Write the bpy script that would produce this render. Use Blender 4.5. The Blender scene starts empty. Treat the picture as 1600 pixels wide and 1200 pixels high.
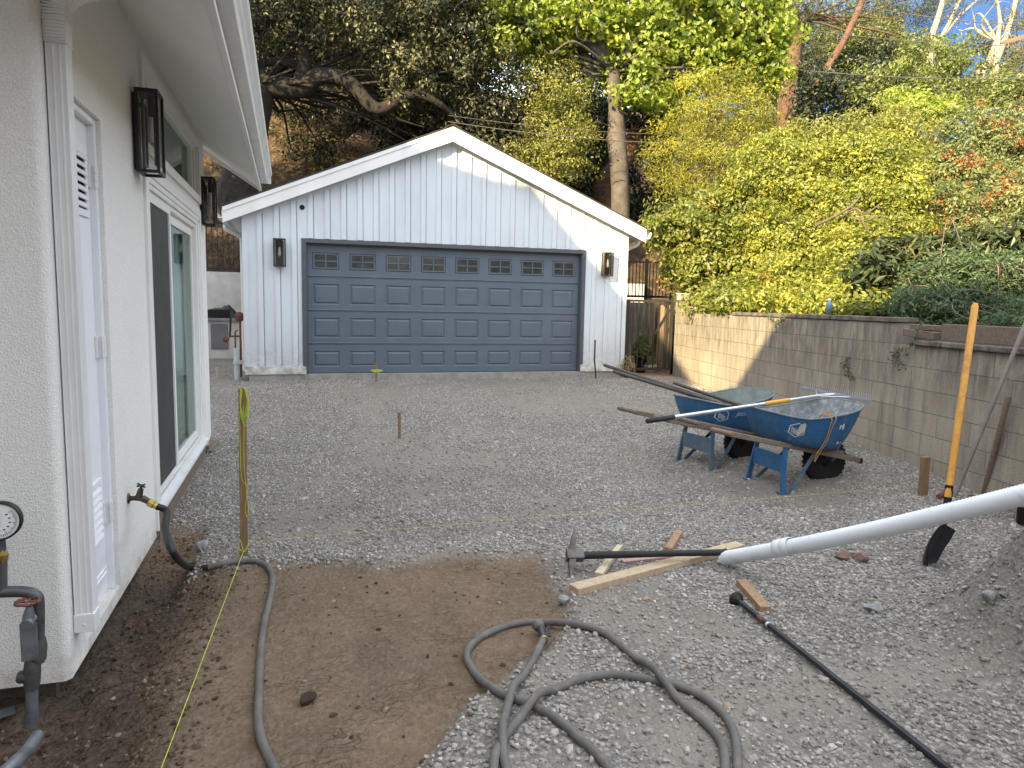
import bpy, math, random
import numpy as np
from mathutils import Vector, Matrix
random.seed(7); rng = np.random.default_rng(11)
S = bpy.context.scene; COL = S.collection
R = math.radians

# ------------------------------------------------------------------ camera
F = 1112.0
_Y = np.array([466 - 800, 468 - 600, F]); _Y /= np.linalg.norm(_Y)
_X = np.array([4523 - 800, 545 - 600, F]); _X -= _Y * (_X @ _Y); _X /= np.linalg.norm(_X)
_Z = np.cross(_X, _Y); _Z = -_Z if _Z[1] > 0 else _Z
CM = np.array([_X, _Y, _Z]); CAM = np.array([0, 0, 1.6])
cam = bpy.data.cameras.new("camera"); camo = bpy.data.objects.new("camera", cam); COL.objects.link(camo)
camo.matrix_world = Matrix(((CM[0, 0], -CM[0, 1], -CM[0, 2], 0), (CM[1, 0], -CM[1, 1], -CM[1, 2], 0),
                            (CM[2, 0], -CM[2, 1], -CM[2, 2], 1.6), (0, 0, 0, 1)))
cam.sensor_width = 36; cam.lens = F / 1600 * 36; cam.clip_start = 0.05; cam.clip_end = 2000
S.camera = camo
# ------------------------------------------------------------------ light
SUN_EL = R(21.5); SUN_AZ = R(50.0)            # light travels towards +x +y (azimuth from +y towards +x)
SKY_GAIN = 2.25
w = bpy.data.worlds.new("World"); S.world = w; w.use_nodes = True
nt = w.node_tree; bg = nt.nodes["Background"]
sky = nt.nodes.new("ShaderNodeTexSky"); sky.sky_type = 'NISHITA'; sky.sun_disc = False
sky.sun_elevation = SUN_EL; sky.sun_rotation = SUN_AZ + math.pi; sky.air_density = 1.0; sky.dust_density = 1.2
hs = nt.nodes.new("ShaderNodeHueSaturation"); hs.inputs["Saturation"].default_value = 0.20
tc = nt.nodes.new("ShaderNodeTexCoord"); sx_ = nt.nodes.new("ShaderNodeSeparateXYZ"); rp_ = nt.nodes.new("ShaderNodeValToRGB"); mx = nt.nodes.new("ShaderNodeMix")
nt.links.new(tc.outputs["Generated"], sx_.inputs[0]); nt.links.new(sx_.outputs[2], rp_.inputs[0])
e_ = rp_.color_ramp.elements; e_[0].position = .10; e_[0].color = (.50, .52, .56, 1); e_[1].position = .95; e_[1].color = (1, 1, 1, 1)      # sky brighter overhead than near the horizon
q_ = e_.new(.5); q_.color = (.58, .60, .64, 1)
mx.data_type = 'RGBA'; mx.blend_type = 'MULTIPLY'; mx.inputs[0].default_value = 1.0
ml = nt.nodes.new("ShaderNodeVectorMath"); ml.operation = 'SCALE'; ml.inputs["Scale"].default_value = SKY_GAIN
nt.links.new(sky.outputs[0], hs.inputs["Color"]); nt.links.new(hs.outputs[0], mx.inputs[6]); nt.links.new(rp_.outputs[0], mx.inputs[7]); # the clear sky opposite the low sun is a deeper, darker blue
dt = nt.nodes.new("ShaderNodeVectorMath"); dt.operation = 'DOT_PRODUCT'; dt.inputs[1].default_value = (math.sin(SUN_AZ), math.cos(SUN_AZ), -.1)
nt.links.new(tc.outputs["Generated"], dt.inputs[0]); r2 = nt.nodes.new("ShaderNodeValToRGB"); mr = nt.nodes.new("ShaderNodeMapRange"); mr.inputs[1].default_value = -1; mr.inputs[2].default_value = 1; nt.links.new(dt.outputs["Value"], mr.inputs[0]); nt.links.new(mr.outputs[0], r2.inputs[0])
e_ = r2.color_ramp.elements; e_[0].position = .05; e_[0].color = (.40, .40, .40, 1); e_[1].position = .955; e_[1].color = (.05, .105, .20, 1); q_ = e_.new(.42); q_.color = (.85, .85, .85, 1); q_ = e_.new(.55); q_.color = (1, 1, 1, 1); q_ = e_.new(.86); q_.color = (.95, .97, 1, 1)
m2 = nt.nodes.new("ShaderNodeMix"); m2.data_type = 'RGBA'; m2.blend_type = 'MULTIPLY'; m2.inputs[0].default_value = 1.0
nt.links.new(mx.outputs[2], m2.inputs[6]); nt.links.new(r2.outputs[0], m2.inputs[7]); nt.links.new(m2.outputs[2], ml.inputs[0]); nt.links.new(ml.outputs[0], bg.inputs[0])
bg.inputs[1].default_value = 0.15
sl = bpy.data.lights.new("sun", 'SUN'); so = bpy.data.objects.new("sun", sl); COL.objects.link(so)
sl.energy = 3.4; sl.angle = R(0.5); sl.color = (1.0, 0.80, 0.45)
DH = np.array([math.sin(SUN_AZ), math.cos(SUN_AZ), 0]); DR = np.array([math.cos(SUN_AZ), -math.sin(SUN_AZ), 0])
TE = math.tan(SUN_EL)
so.rotation_euler = Vector((DH[0], DH[1], -TE)).to_track_quat('-Z', 'Y').to_euler()
S.view_settings.view_transform = 'Standard'; S.view_settings.look = 'None'
S.view_settings.exposure = 2.15; S.view_settings.gamma = 1.0

# ------------------------------------------------------------------ geometry of the photograph
def ray(px, py): return CM @ np.array([px - 800., py - 600., F])
def aty(px, py, y): r = ray(px, py); return CAM + r * (y / r[1])
def atx(px, py, x): r = ray(px, py); return CAM + r * (x / r[0])
def atz(px, py, z): r = ray(px, py); return CAM + r * ((z - 1.6) / r[2])
def ss(a, b, x):
    t = np.clip((x - a) / (b - a), 0, 1); return t * t * (3 - 2 * t)
def _hash(ix, iy, s):
    h = np.sin(ix * 127.1 + iy * 311.7 + s * 74.7) * 43758.5453
    return h - np.floor(h)
def vnoise(x, y, s=0):
    ix = np.floor(x); iy = np.floor(y); fx = x - ix; fy = y - iy
    fx = fx * fx * (3 - 2 * fx); fy = fy * fy * (3 - 2 * fy)
    a = _hash(ix, iy, s); b = _hash(ix + 1, iy, s); c = _hash(ix, iy + 1, s); d = _hash(ix + 1, iy + 1, s)
    return a + (b - a) * fx + (c - a) * fy + (a - b - c + d) * fx * fy - 0.5
def fbm(x, y, s=0, o=4):
    t = 0; a = 1
    for i in range(o): t = t + a * vnoise(x, y, s + i * 3.3); x = x * 2.03; y = y * 2.03; a *= .5
    return t
YG = 12.225                                   # garage face
def wallx(y): return 4.5 + .2 * y             # block wall face
def dirtmask(x, y):
    """1 where bare soil shows instead of gravel"""
    wob = .16 * fbm(x * 2.2, y * 2.2, 5)
    edge_y = 4.43 - .22 * ss(-.2, 1.5, x) + wob
    edge_x = .42 + .95 * ss(2.2, 3.55, y) + .1 * ss(3.3, 4, y) + wob
    a = ss(-.06, .06, edge_y - y) * ss(-.06, .06, edge_x - x)
    strip = ss(.0, .1, -.60 + .1 * fbm(y * 2, x * 2, 8) - x) * ss(-.3, .2, 5.3 - y)
    return np.maximum(a, strip)
def heap(x, y):
    d = np.sqrt(((x - 3.75) / 1.0) ** 2 + ((y - 2.1) / 1.05) ** 2)
    d = d + .16 * fbm(x * 2.2, y * 2.2, 21)
    return .92 * (1 - ss(.1, 1.0, d))
def sandpatch(x, y):
    """patches where compacted fines show instead of loose stone, with two faint wheel tracks"""
    n_ = fbm(x * .75, y * .55, 30) + .45 * fbm(x * 3, y * 3, 33)
    tr = sum(np.exp(-((x - c - .25 * np.sin(y * .5 + c)) / .26) ** 2) for c in (1.1, 2.75)) * ss(4.8, 6, y)
    return np.clip(ss(-.06, .34, n_ + .30 * tr) , 0, 1)
def GZ(x, y):
    x = np.asarray(x, float); y = np.asarray(y, float)
    rise = .265 * ss(6, 12, y)
    side = .17 * ss(3, 5.7, x) * ss(3, 5.5, y)
    z = rise + side * (1 - rise / .265)
    z = z + .018 * fbm(x * 1.3, y * 1.3, 1) + .012 * fbm(x * 5, y * 5, 2)
    dm = dirtmask(x, y) * ss(6.5, 5.5, y)
    z = z - .045 * dm + dm * .012 * fbm(x * 9, y * 9, 3)
    tr = ss(-.42, -.75, x + .12 * fbm(y * 1.5, x, 9)) * ss(5.0, 4.2, y)           # dug trench beside the house
    z = z - tr * (.10 + .05 * fbm(x * 6, y * 6, 4) + .03 * fbm(x * 17, y * 17, 14))
    low = ss(3.35, 3.1, y) * ss(-.75, -.95, x)
    z = z - low * .06
    hp = heap(x, y); z = z + hp * (1 + .10 * fbm(x * 4, y * 4, 6)) + ss(.02, .2, hp) * (.05 * fbm(x * 9, y * 9, 16) + .02 * fbm(x * 22, y * 22, 17))
    # planting bed behind the block wall, then the hill
    dw = x - (wallx(y) + .12)
    bed = ss(0, .05, dw) * ss(13.2, 12.6, y)
    zb = 1.28 + .30 * np.clip(dw, 0, 60) + .05 * fbm(x, y, 7)
    z = np.where(bed > 0, z * (1 - bed) + zb * bed, z)
    back = ss(18.66, 18.75, y)
    zh = 2.05 + .62 * np.clip(y - 18.7, 0, 45) * (1 - .35 * ss(4, 16, x)) + .5 * fbm(x * .5, y * .5, 12) + .15 * fbm(x * 2, y * 2, 13)
    z = z * (1 - back) + zh * back
    side2 = ss(12.6, 13.2, y) * (1 - back) * ss(8.0, 8.6, x)
    z = z * (1 - side2) + side2 * (1.3 + .28 * np.clip(x - 8, 0, 60))
    return z
def gz(x, y): return float(GZ(x, y))
def gp(px, py, dz=0.0):
    """ground point seen at a pixel"""
    r = ray(px, py); r = r / np.linalg.norm(r); t = .8
    while t < 60:
        p = CAM + r * t
        if p[2] < gz(p[0], p[1]) + dz: break
        t += .04
    lo, hi = t - .04, t
    for _ in range(14):
        m = (lo + hi) / 2; p = CAM + r * m
        if p[2] < gz(p[0], p[1]) + dz: hi = m
        else: lo = m
    return CAM + r * hi

# ------------------------------------------------------------------ mesh building
class MB:
    def __init__(s): s.v = []; s.f = []; s.m = []; s.s = []; s.mi = 0; s.sm = False
    def add(s, vs, fs, smooth=None):
        o = len(s.v); s.v += [tuple(map(float, p)) for p in vs]
        for f in fs: s.f.append(tuple(i + o for i in f)); s.m.append(s.mi); s.s.append(s.sm if smooth is None else smooth)
        return s
    def box(s, a, b, M=None):
        (x0, y0, z0), (x1, y1, z1) = a, b
        vs = [(x0, y0, z0), (x1, y0, z0), (x1, y1, z0), (x0, y1, z0), (x0, y0, z1), (x1, y0, z1), (x1, y1, z1), (x0, y1, z1)]
        if M is not None: vs = [M @ Vector(p) for p in vs]
        return s.add(vs, [(0, 3, 2, 1), (4, 5, 6, 7), (0, 1, 5, 4), (1, 2, 6, 5), (2, 3, 7, 6), (3, 0, 4, 7)])
    def beam(s, p0, p1, w, h, up=(0, 0, 1), w1=None, h1=None):
        p0, p1 = Vector(p0), Vector(p1); d = (p1 - p0).normalized(); u = Vector(up)
        sd = d.cross(u).normalized(); u = sd.cross(d)
        vs = []
        for p, ww, hh in ((p0, w, h), (p1, w1 or w, h1 or h)):
            for a, b in ((-1, -1), (1, -1), (1, 1), (-1, 1)): vs.append(p + sd * a * ww / 2 + u * b * hh / 2)
        return s.add(vs, [(3, 2, 1, 0), (4, 5, 6, 7), (0, 1, 5, 4), (1, 2, 6, 5), (2, 3, 7, 6), (3, 0, 4, 7)])
    def tube(s, path, r, n=10, cap=True, smooth=True, sq=None):
        P = [Vector(p) for p in path]; k = len(P)
        rs = r if hasattr(r, '__len__') else [r] * k
        up = Vector((0, 0, 1)); d0 = (P[1] - P[0]).normalized()
        if abs(d0.dot(up)) > .95: up = Vector((1, 0, 0))
        u = (up - d0 * up.dot(d0)).normalized(); vs = []
        for i in range(k):
            d = (P[min(i + 1, k - 1)] - P[max(i - 1, 0)]).normalized()
            u = (u - d * u.dot(d)).normalized(); q = d.cross(u)
            for j in range(n):
                a = 2 * math.pi * j / n; vs.append(P[i] + (u * math.cos(a) + q * math.sin(a)) * rs[i])
        fs = [(i * n + j, i * n + (j + 1) % n, (i + 1) * n + (j + 1) % n, (i + 1) * n + j) for i in range(k - 1) for j in range(n)]
        s.add(vs, fs, smooth)
        if cap: s.add(vs[:n], [tuple(range(n - 1, -1, -1))], False); s.add(vs[-n:], [tuple(range(n))], False)
        return s
    def lathe(s, prof, p0=(0, 0, 0), axis=(0, 0, 1), n=20, smooth=True):
        """prof: list of (radius, height along axis)"""
        ax = Vector(axis).normalized(); t = Vector((1, 0, 0)) if abs(ax.x) < .9 else Vector((0, 1, 0))
        u = ax.cross(t).normalized(); q = ax.cross(u); p0 = Vector(p0); vs = []
        for rr, h in prof:
            for j in range(n):
                a = 2 * math.pi * j / n; vs.append(p0 + ax * h + (u * math.cos(a) + q * math.sin(a)) * rr)
        fs = [(i * n + j, i * n + (j + 1) % n, (i + 1) * n + (j + 1) % n, (i + 1) * n + j) for i in range(len(prof) - 1) for j in range(n)]
        return s.add(vs, fs, smooth)
    def prism(s, poly, off):
        """poly: 3-D polygon, extruded by vector off"""
        n = len(poly); A = [Vector(p) for p in poly]; B = [p + Vector(off) for p in A]
        return s.add(A + B, [tuple(range(n - 1, -1, -1)), tuple(range(n, 2 * n))] + [(i, (i + 1) % n, n + (i + 1) % n, n + i) for i in range(n)])
    def quad(s, a, b, c, d): return s.add([a, b, c, d], [(0, 1, 2, 3)])
def link(o, parent=None):
    COL.objects.link(o)
    if parent is not None: o.parent = parent
    return o
def ob(name, mb, mat, parent=None, world=True, bevel=0, seg=2, **props):
    me = bpy.data.meshes.new(name); me.from_pydata(mb.v, [], mb.f)
    for m in (mat if isinstance(mat, (list, tuple)) else [mat]): me.materials.append(m)
    me.polygons.foreach_set('material_index', mb.m); me.polygons.foreach_set('use_smooth', mb.s); me.update()
    o = bpy.data.objects.new(name, me); link(o, parent)
    if parent is not None and world:
        q = parent; off = Vector((0, 0, 0))
        while q is not None: off += q.location; q = q.parent
        o.location = -off
    if bevel:
        b = o.modifiers.new("bevel", 'BEVEL'); b.width = bevel; b.segments = seg; b.limit_method = 'ANGLE'; b.angle_limit = R(40); b.harden_normals = False
    for k, v in props.items(): o[k] = v
    return o
def tag(o, label, cat, group=None):
    o['label'] = label; o['category'] = cat
    if group: o['group'] = group
    return o
def thing(name, label, cat, loc=(0, 0, 0), rz=0, group=None):
    o = bpy.data.objects.new(name, None); COL.objects.link(o); o.location = [float(c) for c in loc]; o.rotation_euler = (0, 0, rz)
    o.empty_display_size = .2
    return tag(o, label, cat, group)
def copy_tree(o, loc=None, rz=None, parent=None):
    c = o.copy(); COL.objects.link(c); c.parent = parent
    if loc is not None: c.location = [float(k) for k in loc]
    if rz is not None: c.rotation_euler = (0, 0, rz)
    for ch in list(o.children): copy_tree(ch, parent=c)
    return c
def smooth_path(pts, n=8):
    P = [Vector(p) for p in pts]; out = []
    for i in range(len(P) - 1):
        a = P[max(i - 1, 0)]; b = P[i]; c = P[i + 1]; d = P[min(i + 2, len(P) - 1)]
        for k in range(n):
            t = k / n
            out.append(.5 * ((2 * b) + (c - a) * t + (2 * a - 5 * b + 4 * c - d) * t * t + (3 * b - a - 3 * c + d) * t ** 3))
    out.append(P[-1]); return out
def np_mesh(name, V, quads=None, tris=None, mat=None, attrs=None, smooth=False):
    me = bpy.data.meshes.new(name); me.vertices.add(len(V)); me.vertices.foreach_set('co', np.asarray(V, np.float32).ravel())
    Fc = quads if quads is not None else tris; k = Fc.shape[1]
    me.loops.add(Fc.size); me.loops.foreach_set('vertex_index', Fc.astype(np.int32).ravel())
    me.polygons.add(len(Fc)); me.polygons.foreach_set('loop_start', np.arange(0, Fc.size, k, dtype=np.int32))
    me.update(calc_edges=True)
    me.polygons.foreach_set('use_smooth', np.full(len(Fc), smooth))
    if mat: me.materials.append(mat)
    for an, (dom, arr) in (attrs or {}).items():
        if arr.ndim == 1: at = me.attributes.new(an, 'FLOAT', dom); at.data.foreach_set('value', arr.astype(np.float32))
        else:
            at = me.attributes.new(an, 'FLOAT_COLOR', dom)
            at.data.foreach_set('color', np.c_[arr, np.ones(len(arr))].astype(np.float32).ravel())
    return me

# ------------------------------------------------------------------ materials
class NT:
    def __init__(s, name):
        s.m = bpy.data.materials.new(name); s.m.use_nodes = True; s.t = s.m.node_tree
        s.b = s.t.nodes["Principled BSDF"]; s.out = s.t.nodes["Material Output"]; s._c = None
    def n(s, t, **k):
        x = s.t.nodes.new("ShaderNode" + t)
        for a, b in k.items(): setattr(x, a, b)
        return x
    def l(s, a, b): s.t.links.new(a, b)
    def co(s, kind='Object'):
        if s._c is None: s._c = s.n('TexCoord')
        return s._c.outputs[kind]
    def mapped(s, sc, kind='Object'):
        mp = s.n('Mapping'); mp.inputs['Scale'].default_value = sc; s.l(s.co(kind), mp.inputs[0]); return mp.outputs[0]
    def noise(s, scale, detail=4, rough=.55, vec=None):
        x = s.n('TexNoise'); x.inputs['Scale'].default_value = scale; x.inputs['Detail'].default_value = detail; x.inputs['Roughness'].default_value = rough
        s.l(vec if vec is not None else s.co(), x.inputs['Vector']); return x.outputs['Fac']
    def voro(s, scale, feat='F1', out='Distance', vec=None):
        x = s.n('TexVoronoi'); x.feature = feat; x.inputs['Scale'].default_value = scale
        s.l(vec if vec is not None else s.co(), x.inputs['Vector']); return x.outputs[out]
    def ramp(s, fac, stops):
        x = s.n('ValToRGB'); e = x.color_ramp.elements
        while len(e) < len(stops): e.new(.5)
        for q, (p, c) in zip(e, stops):
            q.position = p; q.color = (*c, 1) if hasattr(c, '__len__') else (c, c, c, 1)
        s.l(fac, x.inputs[0]); return x.outputs[0]
    def mix(s, fac, a, b, mode='MIX'):
        x = s.n('Mix'); x.data_type = 'RGBA'; x.blend_type = mode
        for sock, v in ((x.inputs[0], fac), (x.inputs[6], a), (x.inputs[7], b)):
            if hasattr(v, 'links'): s.l(v, sock)
            elif hasattr(v, '__len__'): sock.default_value = (*v, 1)
            else: sock.default_value = v
        return x.outputs[2]
    def math(s, op, a, b=0.):
        x = s.n('Math'); x.operation = op
        for sock, v in ((x.inputs[0], a), (x.inputs[1], b)):
            if hasattr(v, 'links'): s.l(v, sock)
            else: sock.default_value = v
        return x.outputs[0]
    def bump(s, h, dist=.01, strength=1.0, nrm=None):
        x = s.n('Bump'); x.inputs['Distance'].default_value = dist; x.inputs['Strength'].default_value = strength; s.l(h, x.inputs['Height'])
        if nrm is not None: s.l(nrm, x.inputs['Normal'])
        s.l(x.outputs[0], s.b.inputs['Normal']); return x.outputs[0]
    def attr(s, name, out='Fac'):
        x = s.n('Attribute'); x.attribute_name = name; return x.outputs[out]
    def set(s, col=None, rough=None, metal=None, spec=None):
        if col is not None:
            if hasattr(col, 'links'): s.l(col, s.b.inputs['Base Color'])
            else: s.b.inputs['Base Color'].default_value = (*col, 1)
        if rough is not None:
            if hasattr(rough, 'links'): s.l(rough, s.b.inputs['Roughness'])
            else: s.b.inputs['Roughness'].default_value = rough
        if metal is not None: s.b.inputs['Metallic'].default_value = metal
        if spec is not None: s.b.inputs['Specular IOR Level'].default_value = spec
        return s
def plain(name, col, rough=.6, var=.25, scale=8, metal=0, bump=0, bscale=60, col2=None, spec=None):
    k = NT(name); c2 = col2 or tuple(c * (1 - var) for c in col)
    f = k.noise(scale, 5, .6); c = k.ramp(f, [(.35, c2), (.65, col)])
    k.set(c, rough, metal, spec)
    if bump: k.bump(k.noise(bscale, 4, .6), bump)
    return k.m
def stucco_mat():
    k = NT("stucco"); g = k.noise(1.3, 4, .6); fine = k.noise(170, 3, .6); v = k.voro(120)
    c = k.ramp(g, [(.3, (.82, .80, .745)), (.7, (.88, .865, .81))])
    c = k.mix(k.ramp(fine, [(.4, .35), (.62, 0.)]), c, (.52, .51, .48))
    zz = k.n('SeparateXYZ'); k.l(k.n('NewGeometry').outputs['Position'], zz.inputs[0])
    splash = k.math('MULTIPLY', k.ramp(zz.outputs[2], [(0, 1.), (.16, 0.)]), k.ramp(k.noise(9, 5, .7), [(.35, 0.), (.7, .65)]))
    c = k.mix(splash, c, (.34, .27, .20))
    k.set(c, .95, spec=.2); k.bump(k.math('ADD', fine, k.math('MULTIPLY', v, .5)), .0042, 1.0); return k.m
def white_paint(name, col=(.80, .80, .79), dirt=.25, sc=2.5, rough=.5):
    k = NT(name); f = k.noise(sc, 6, .65, k.mapped((1, 1, .35)))
    c = k.ramp(f, [(.28, tuple(x * (1 - dirt) for x in col)), (.6, col)])
    k.set(c, rough); k.bump(k.noise(55, 4, .6, k.mapped((1, 1, .15))), .0012, .6); return k.m
def wood_mat(name, a, b, sc=(3, 3, 30), rough=.8, dark=None, bump=.002):
    k = NT(name); f = k.noise(6, 6, .65, k.mapped(sc)); c = k.ramp(f, [(.3, a), (.7, b)])
    if dark: c = k.mix(k.ramp(k.noise(7, 4, .7), [(.5, 0.), (.72, .8)]), c, dark)
    k.set(c, rough); k.bump(f, bump); return k.m
def leaf_mat(name, stops, trans=.35, rough=.5, gloss=.04):
    k = NT(name); c = k.ramp(k.attr('tint'), stops)
    d = k.n('BsdfDiffuse'); t = k.n('BsdfTranslucent'); g = k.n('BsdfGlossy'); m = k.n('MixShader'); m2 = k.n('MixShader')
    k.l(c, d.inputs[0]); k.l(k.mix(.5, c, k.mix(1., c, (1.6, 1.5, .5), 'MULTIPLY')), t.inputs[0])
    g.inputs['Roughness'].default_value = rough; g.inputs[0].default_value = (.9, .9, .9, 1)
    m.inputs[0].default_value = trans; k.l(d.outputs[0], m.inputs[1]); k.l(t.outputs[0], m.inputs[2])
    m2.inputs[0].default_value = gloss; k.l(m.outputs[0], m2.inputs[1]); k.l(g.outputs[0], m2.inputs[2])
    k.l(m2.outputs[0], k.out.inputs[0]); return k.m
def glass_mat(name, tint=(.75, .8, .78), refl=.12, rough=.02):
    k = NT(name); t = k.n('BsdfTransparent'); t.inputs[0].default_value = (*tint, 1)
    g = k.n('BsdfGlossy'); g.inputs['Roughness'].default_value = rough; lw = k.n('Fresnel'); lw.inputs[0].default_value = 1.5
    m = k.n('MixShader'); k.l(k.math('ADD', k.math('MULTIPLY', lw.outputs[0], .55), refl), m.inputs[0]); k.l(t.outputs[0], m.inputs[1]); k.l(g.outputs[0], m.inputs[2])
    k.l(m.outputs[0], k.out.inputs[0]); return k.m

M = {}
M['stucco'] = stucco_mat()
M['trim'] = white_paint('white_trim', (.80, .795, .76), .12)
M['gutter'] = white_paint('white_gutter_metal', (.76, .76, .74), .18, 3, .38)
M['soffit'] = white_paint('soffit_paint', (.90, .88, .84), .10, 1.5, .7)
M['door_white'] = white_paint('white_door_paint', (.80, .81, .83), .06, 1.2, .42)
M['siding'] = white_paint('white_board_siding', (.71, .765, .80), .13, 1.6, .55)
def splash(name, col, z0, z1, amt, dirt):
    k = NT(name); f = k.noise(1.6, 6, .65, k.mapped((1, 1, .35))); c = k.ramp(f, [(.28, tuple(x * .86 for x in col)), (.6, col)])
    zz = k.n('SeparateXYZ'); k.l(k.n('NewGeometry').outputs['Position'], zz.inputs[0]); mr_ = k.n('MapRange'); mr_.inputs[1].default_value = z0; mr_.inputs[2].default_value = z1; mr_.inputs[3].default_value = 1; mr_.inputs[4].default_value = 0; k.l(zz.outputs[2], mr_.inputs[0])
    c = k.mix(k.math('MULTIPLY', mr_.outputs[0], k.ramp(k.noise(11, 6, .75), [(.42, 0.), (.72, amt)])), c, dirt)
    c = k.mix(k.ramp(k.noise(5, 6, .75, k.mapped((1.5, 1, .12))), [(.60, 0.), (.78, .30)]), c, tuple(x * .62 for x in col))
    k.set(c, .55); k.bump(k.noise(55, 4, .6, k.mapped((1, 1, .15))), .0012, .6); return k.m
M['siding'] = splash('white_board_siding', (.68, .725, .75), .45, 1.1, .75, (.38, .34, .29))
M['base'] = plain('peeling_white_base_board', (.74, .74, .70), .7, .5, 9, col2=(.38, .35, .30), bump=.002)
M['black_metal'] = plain('black_lantern_metal', (.012, .012, .013), .45, .3, 20)
M['bronze'] = plain('lantern_brown_metal', (.10, .065, .04), .4, .4, 20, .6)
M['clear'] = glass_mat('lantern_glass', (.9, .9, .9), .03)
M['window'] = glass_mat('door_glass', (.80, .88, .85), .0)
M['screen'] = plain('insect_screen', (.045, .045, .043), .6, .35, 4)
M['curtain'] = plain('white_curtain', (.74, .80, .78), .9, .15, 6)
M['dark'] = plain('dark_interior', (.012, .012, .012), .9)
M['bulb'] = plain('bulb_white', (.75, .75, .72), .25, .05)
k = NT('garage_door_paint'); f = k.noise(3, 5, .6); k.set(k.ramp(f, [(.3, (.094, .118, .148)), (.7, (.112, .138, .170))]), .42)
k.bump(k.noise(160, 3, .6, k.mapped((1, 1, .2))), .0012, .5); M['gdoor'] = k.m
M['gtrim'] = plain('grey_door_trim', (.088, .097, .112), .5, .15, 6, bump=.001)
k = NT('garage_window_glass'); k.set(k.ramp(k.noise(7, 4, .6, k.mapped((1, 1, 5))), [(.35, (.018, .022, .022)), (.65, (.055, .06, .055))]), .10, spec=.8); M['gglass'] = k.m
M['shingle'] = plain('dark_roof_shingle', (.055, .052, .05), .95, .5, 14, bump=.01, bscale=30)
M['concrete'] = plain('concrete', (.36, .34, .31), .9, .35, 6, bump=.004)
def block_mat():
    k = NT('concrete_block'); sep = k.n('SeparateXYZ'); k.l(k.co(), sep.inputs[0]); cb = k.n('CombineXYZ')
    k.l(sep.outputs[0], cb.inputs[0]); k.l(sep.outputs[2], cb.inputs[1])
    b = k.n('TexBrick'); b.inputs['Scale'].default_value = 1; b.inputs['Brick Width'].default_value = .405; b.inputs['Row Height'].default_value = .203
    b.inputs['Mortar Size'].default_value = .0045; b.inputs['Mortar Smooth'].default_value = .4; b.offset = .5
    b.inputs['Color1'].default_value = (.34, .295, .23, 1); b.inputs['Color2'].default_value = (.41, .36, .285, 1); b.inputs['Mortar'].default_value = (.20, .17, .14, 1)
    k.l(cb.outputs[0], b.inputs[0])
    streak = k.noise(3.2, 5, .65, k.mapped((2.6, 1, .35))); blot = k.noise(1.6, 6, .7); fine = k.noise(60, 4, .6)
    c = k.mix(k.ramp(streak, [(.42, 0.), (.66, .65)]), b.outputs[0], (.20, .172, .145))
    c = k.mix(k.ramp(blot, [(.50, 0.), (.70, .5)]), c, (.44, .38, .30))
    top = k.ramp(sep.outputs[2], [(.62, 0.), (1.0, .55)])
    c = k.mix(k.math('MULTIPLY', top, k.ramp(k.noise(5, 5, .7, k.mapped((2.2, 1, .5))), [(.38, 0.), (.62, 1.)])), c, (.07, .062, .055))
    c = k.mix(k.ramp(fine, [(.35, .3), (.55, 0.)]), c, (.12, .10, .085))
    k.set(c, .95, spec=.15)
    h = k.math('ADD', k.math('MULTIPLY', b.outputs['Fac'], -.8), k.math('MULTIPLY', fine, .5)); k.bump(h, .006, .9); return k.m
M['block'] = block_mat()
M['cap'] = plain('weathered_cap_block', (.20, .165, .13), .95, .55, 9, bump=.006, bscale=40, col2=(.075, .065, .056))
M['iron'] = plain('rusty_brown_iron', (.035, .028, .023), .7, .4, 20)
M['iron_black'] = plain('black_iron', (.008, .008, .009), .5, .3, 20)
M['wood_fence'] = wood_mat('fence_wood', (.26, .18, .11), (.40, .29, .18))
M['wood_grey'] = wood_mat('weathered_grey_wood', (.10, .075, .055), (.22, .17, .125), (8, 8, 8), .85)
M['wood_handle'] = wood_mat('handle_wood', (.13, .095, .07), (.24, .19, .14), (2, 12, 12), .8)
M['wood_dark'] = wood_mat('dark_tool_handle', (.035, .028, .022), (.085, .07, .055), (4, 10, 10), .6)
M['wood_stake'] = wood_mat('stake_wood', (.16, .095, .05), (.30, .19, .10), (9, 9, 1.5), .8)
M['wood_lumber'] = wood_mat('pale_lumber', (.36, .26, .16), (.52, .41, .27), (6, 6, 6), .75)
M['wood_block'] = wood_mat('brown_wood_block', (.22, .13, .07), (.38, .25, .14), (6, 6, 6), .8)
M['wood_pale'] = wood_mat('pale_split_wood', (.42, .34, .22), (.60, .52, .37), (6, 6, 6), .8)
M['wood_pink'] = wood_mat('pinkish_wood', (.34, .20, .16), (.46, .30, .25), (6, 6, 6), .8)
M['yellow_handle'] = wood_mat('yellow_painted_handle', (.50, .22, .025), (.68, .34, .05), (5, 5, 1.2), .5, dark=(.20, .10, .03))
M['grey_pole'] = plain('grey_pole', (.26, .22, .20), .7, .25, 10)
M['steel_dark'] = plain('dark_steel', (.035, .037, .042), .45, .5, 12, .5, bump=.001)
M['steel_worn'] = plain('worn_steel', (.09, .095, .10), .42, .6, 10, .6)
M['alu'] = plain('aluminium_tube', (.62, .64, .67), .32, .15, 14, .75)
M['yellow'] = plain('yellow_plastic_grip', (.72, .36, .03), .45, .25, 15)
M['black_rubber'] = plain('black_rubber', (.012, .012, .013), .65, .4, 15)
M['tyre'] = plain('tyre_rubber', (.010, .010, .011), .75, .3, 15, bump=.002)
k = NT('blue_tray_paint'); f1 = k.noise(5, 6, .7); f2 = k.noise(16, 5, .75, k.mapped((1, 1, .5))); f3 = k.noise(40, 3, .6)
c = k.ramp(f1, [(.3, (.012, .085, .20)), (.7, (.022, .125, .28))])
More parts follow.
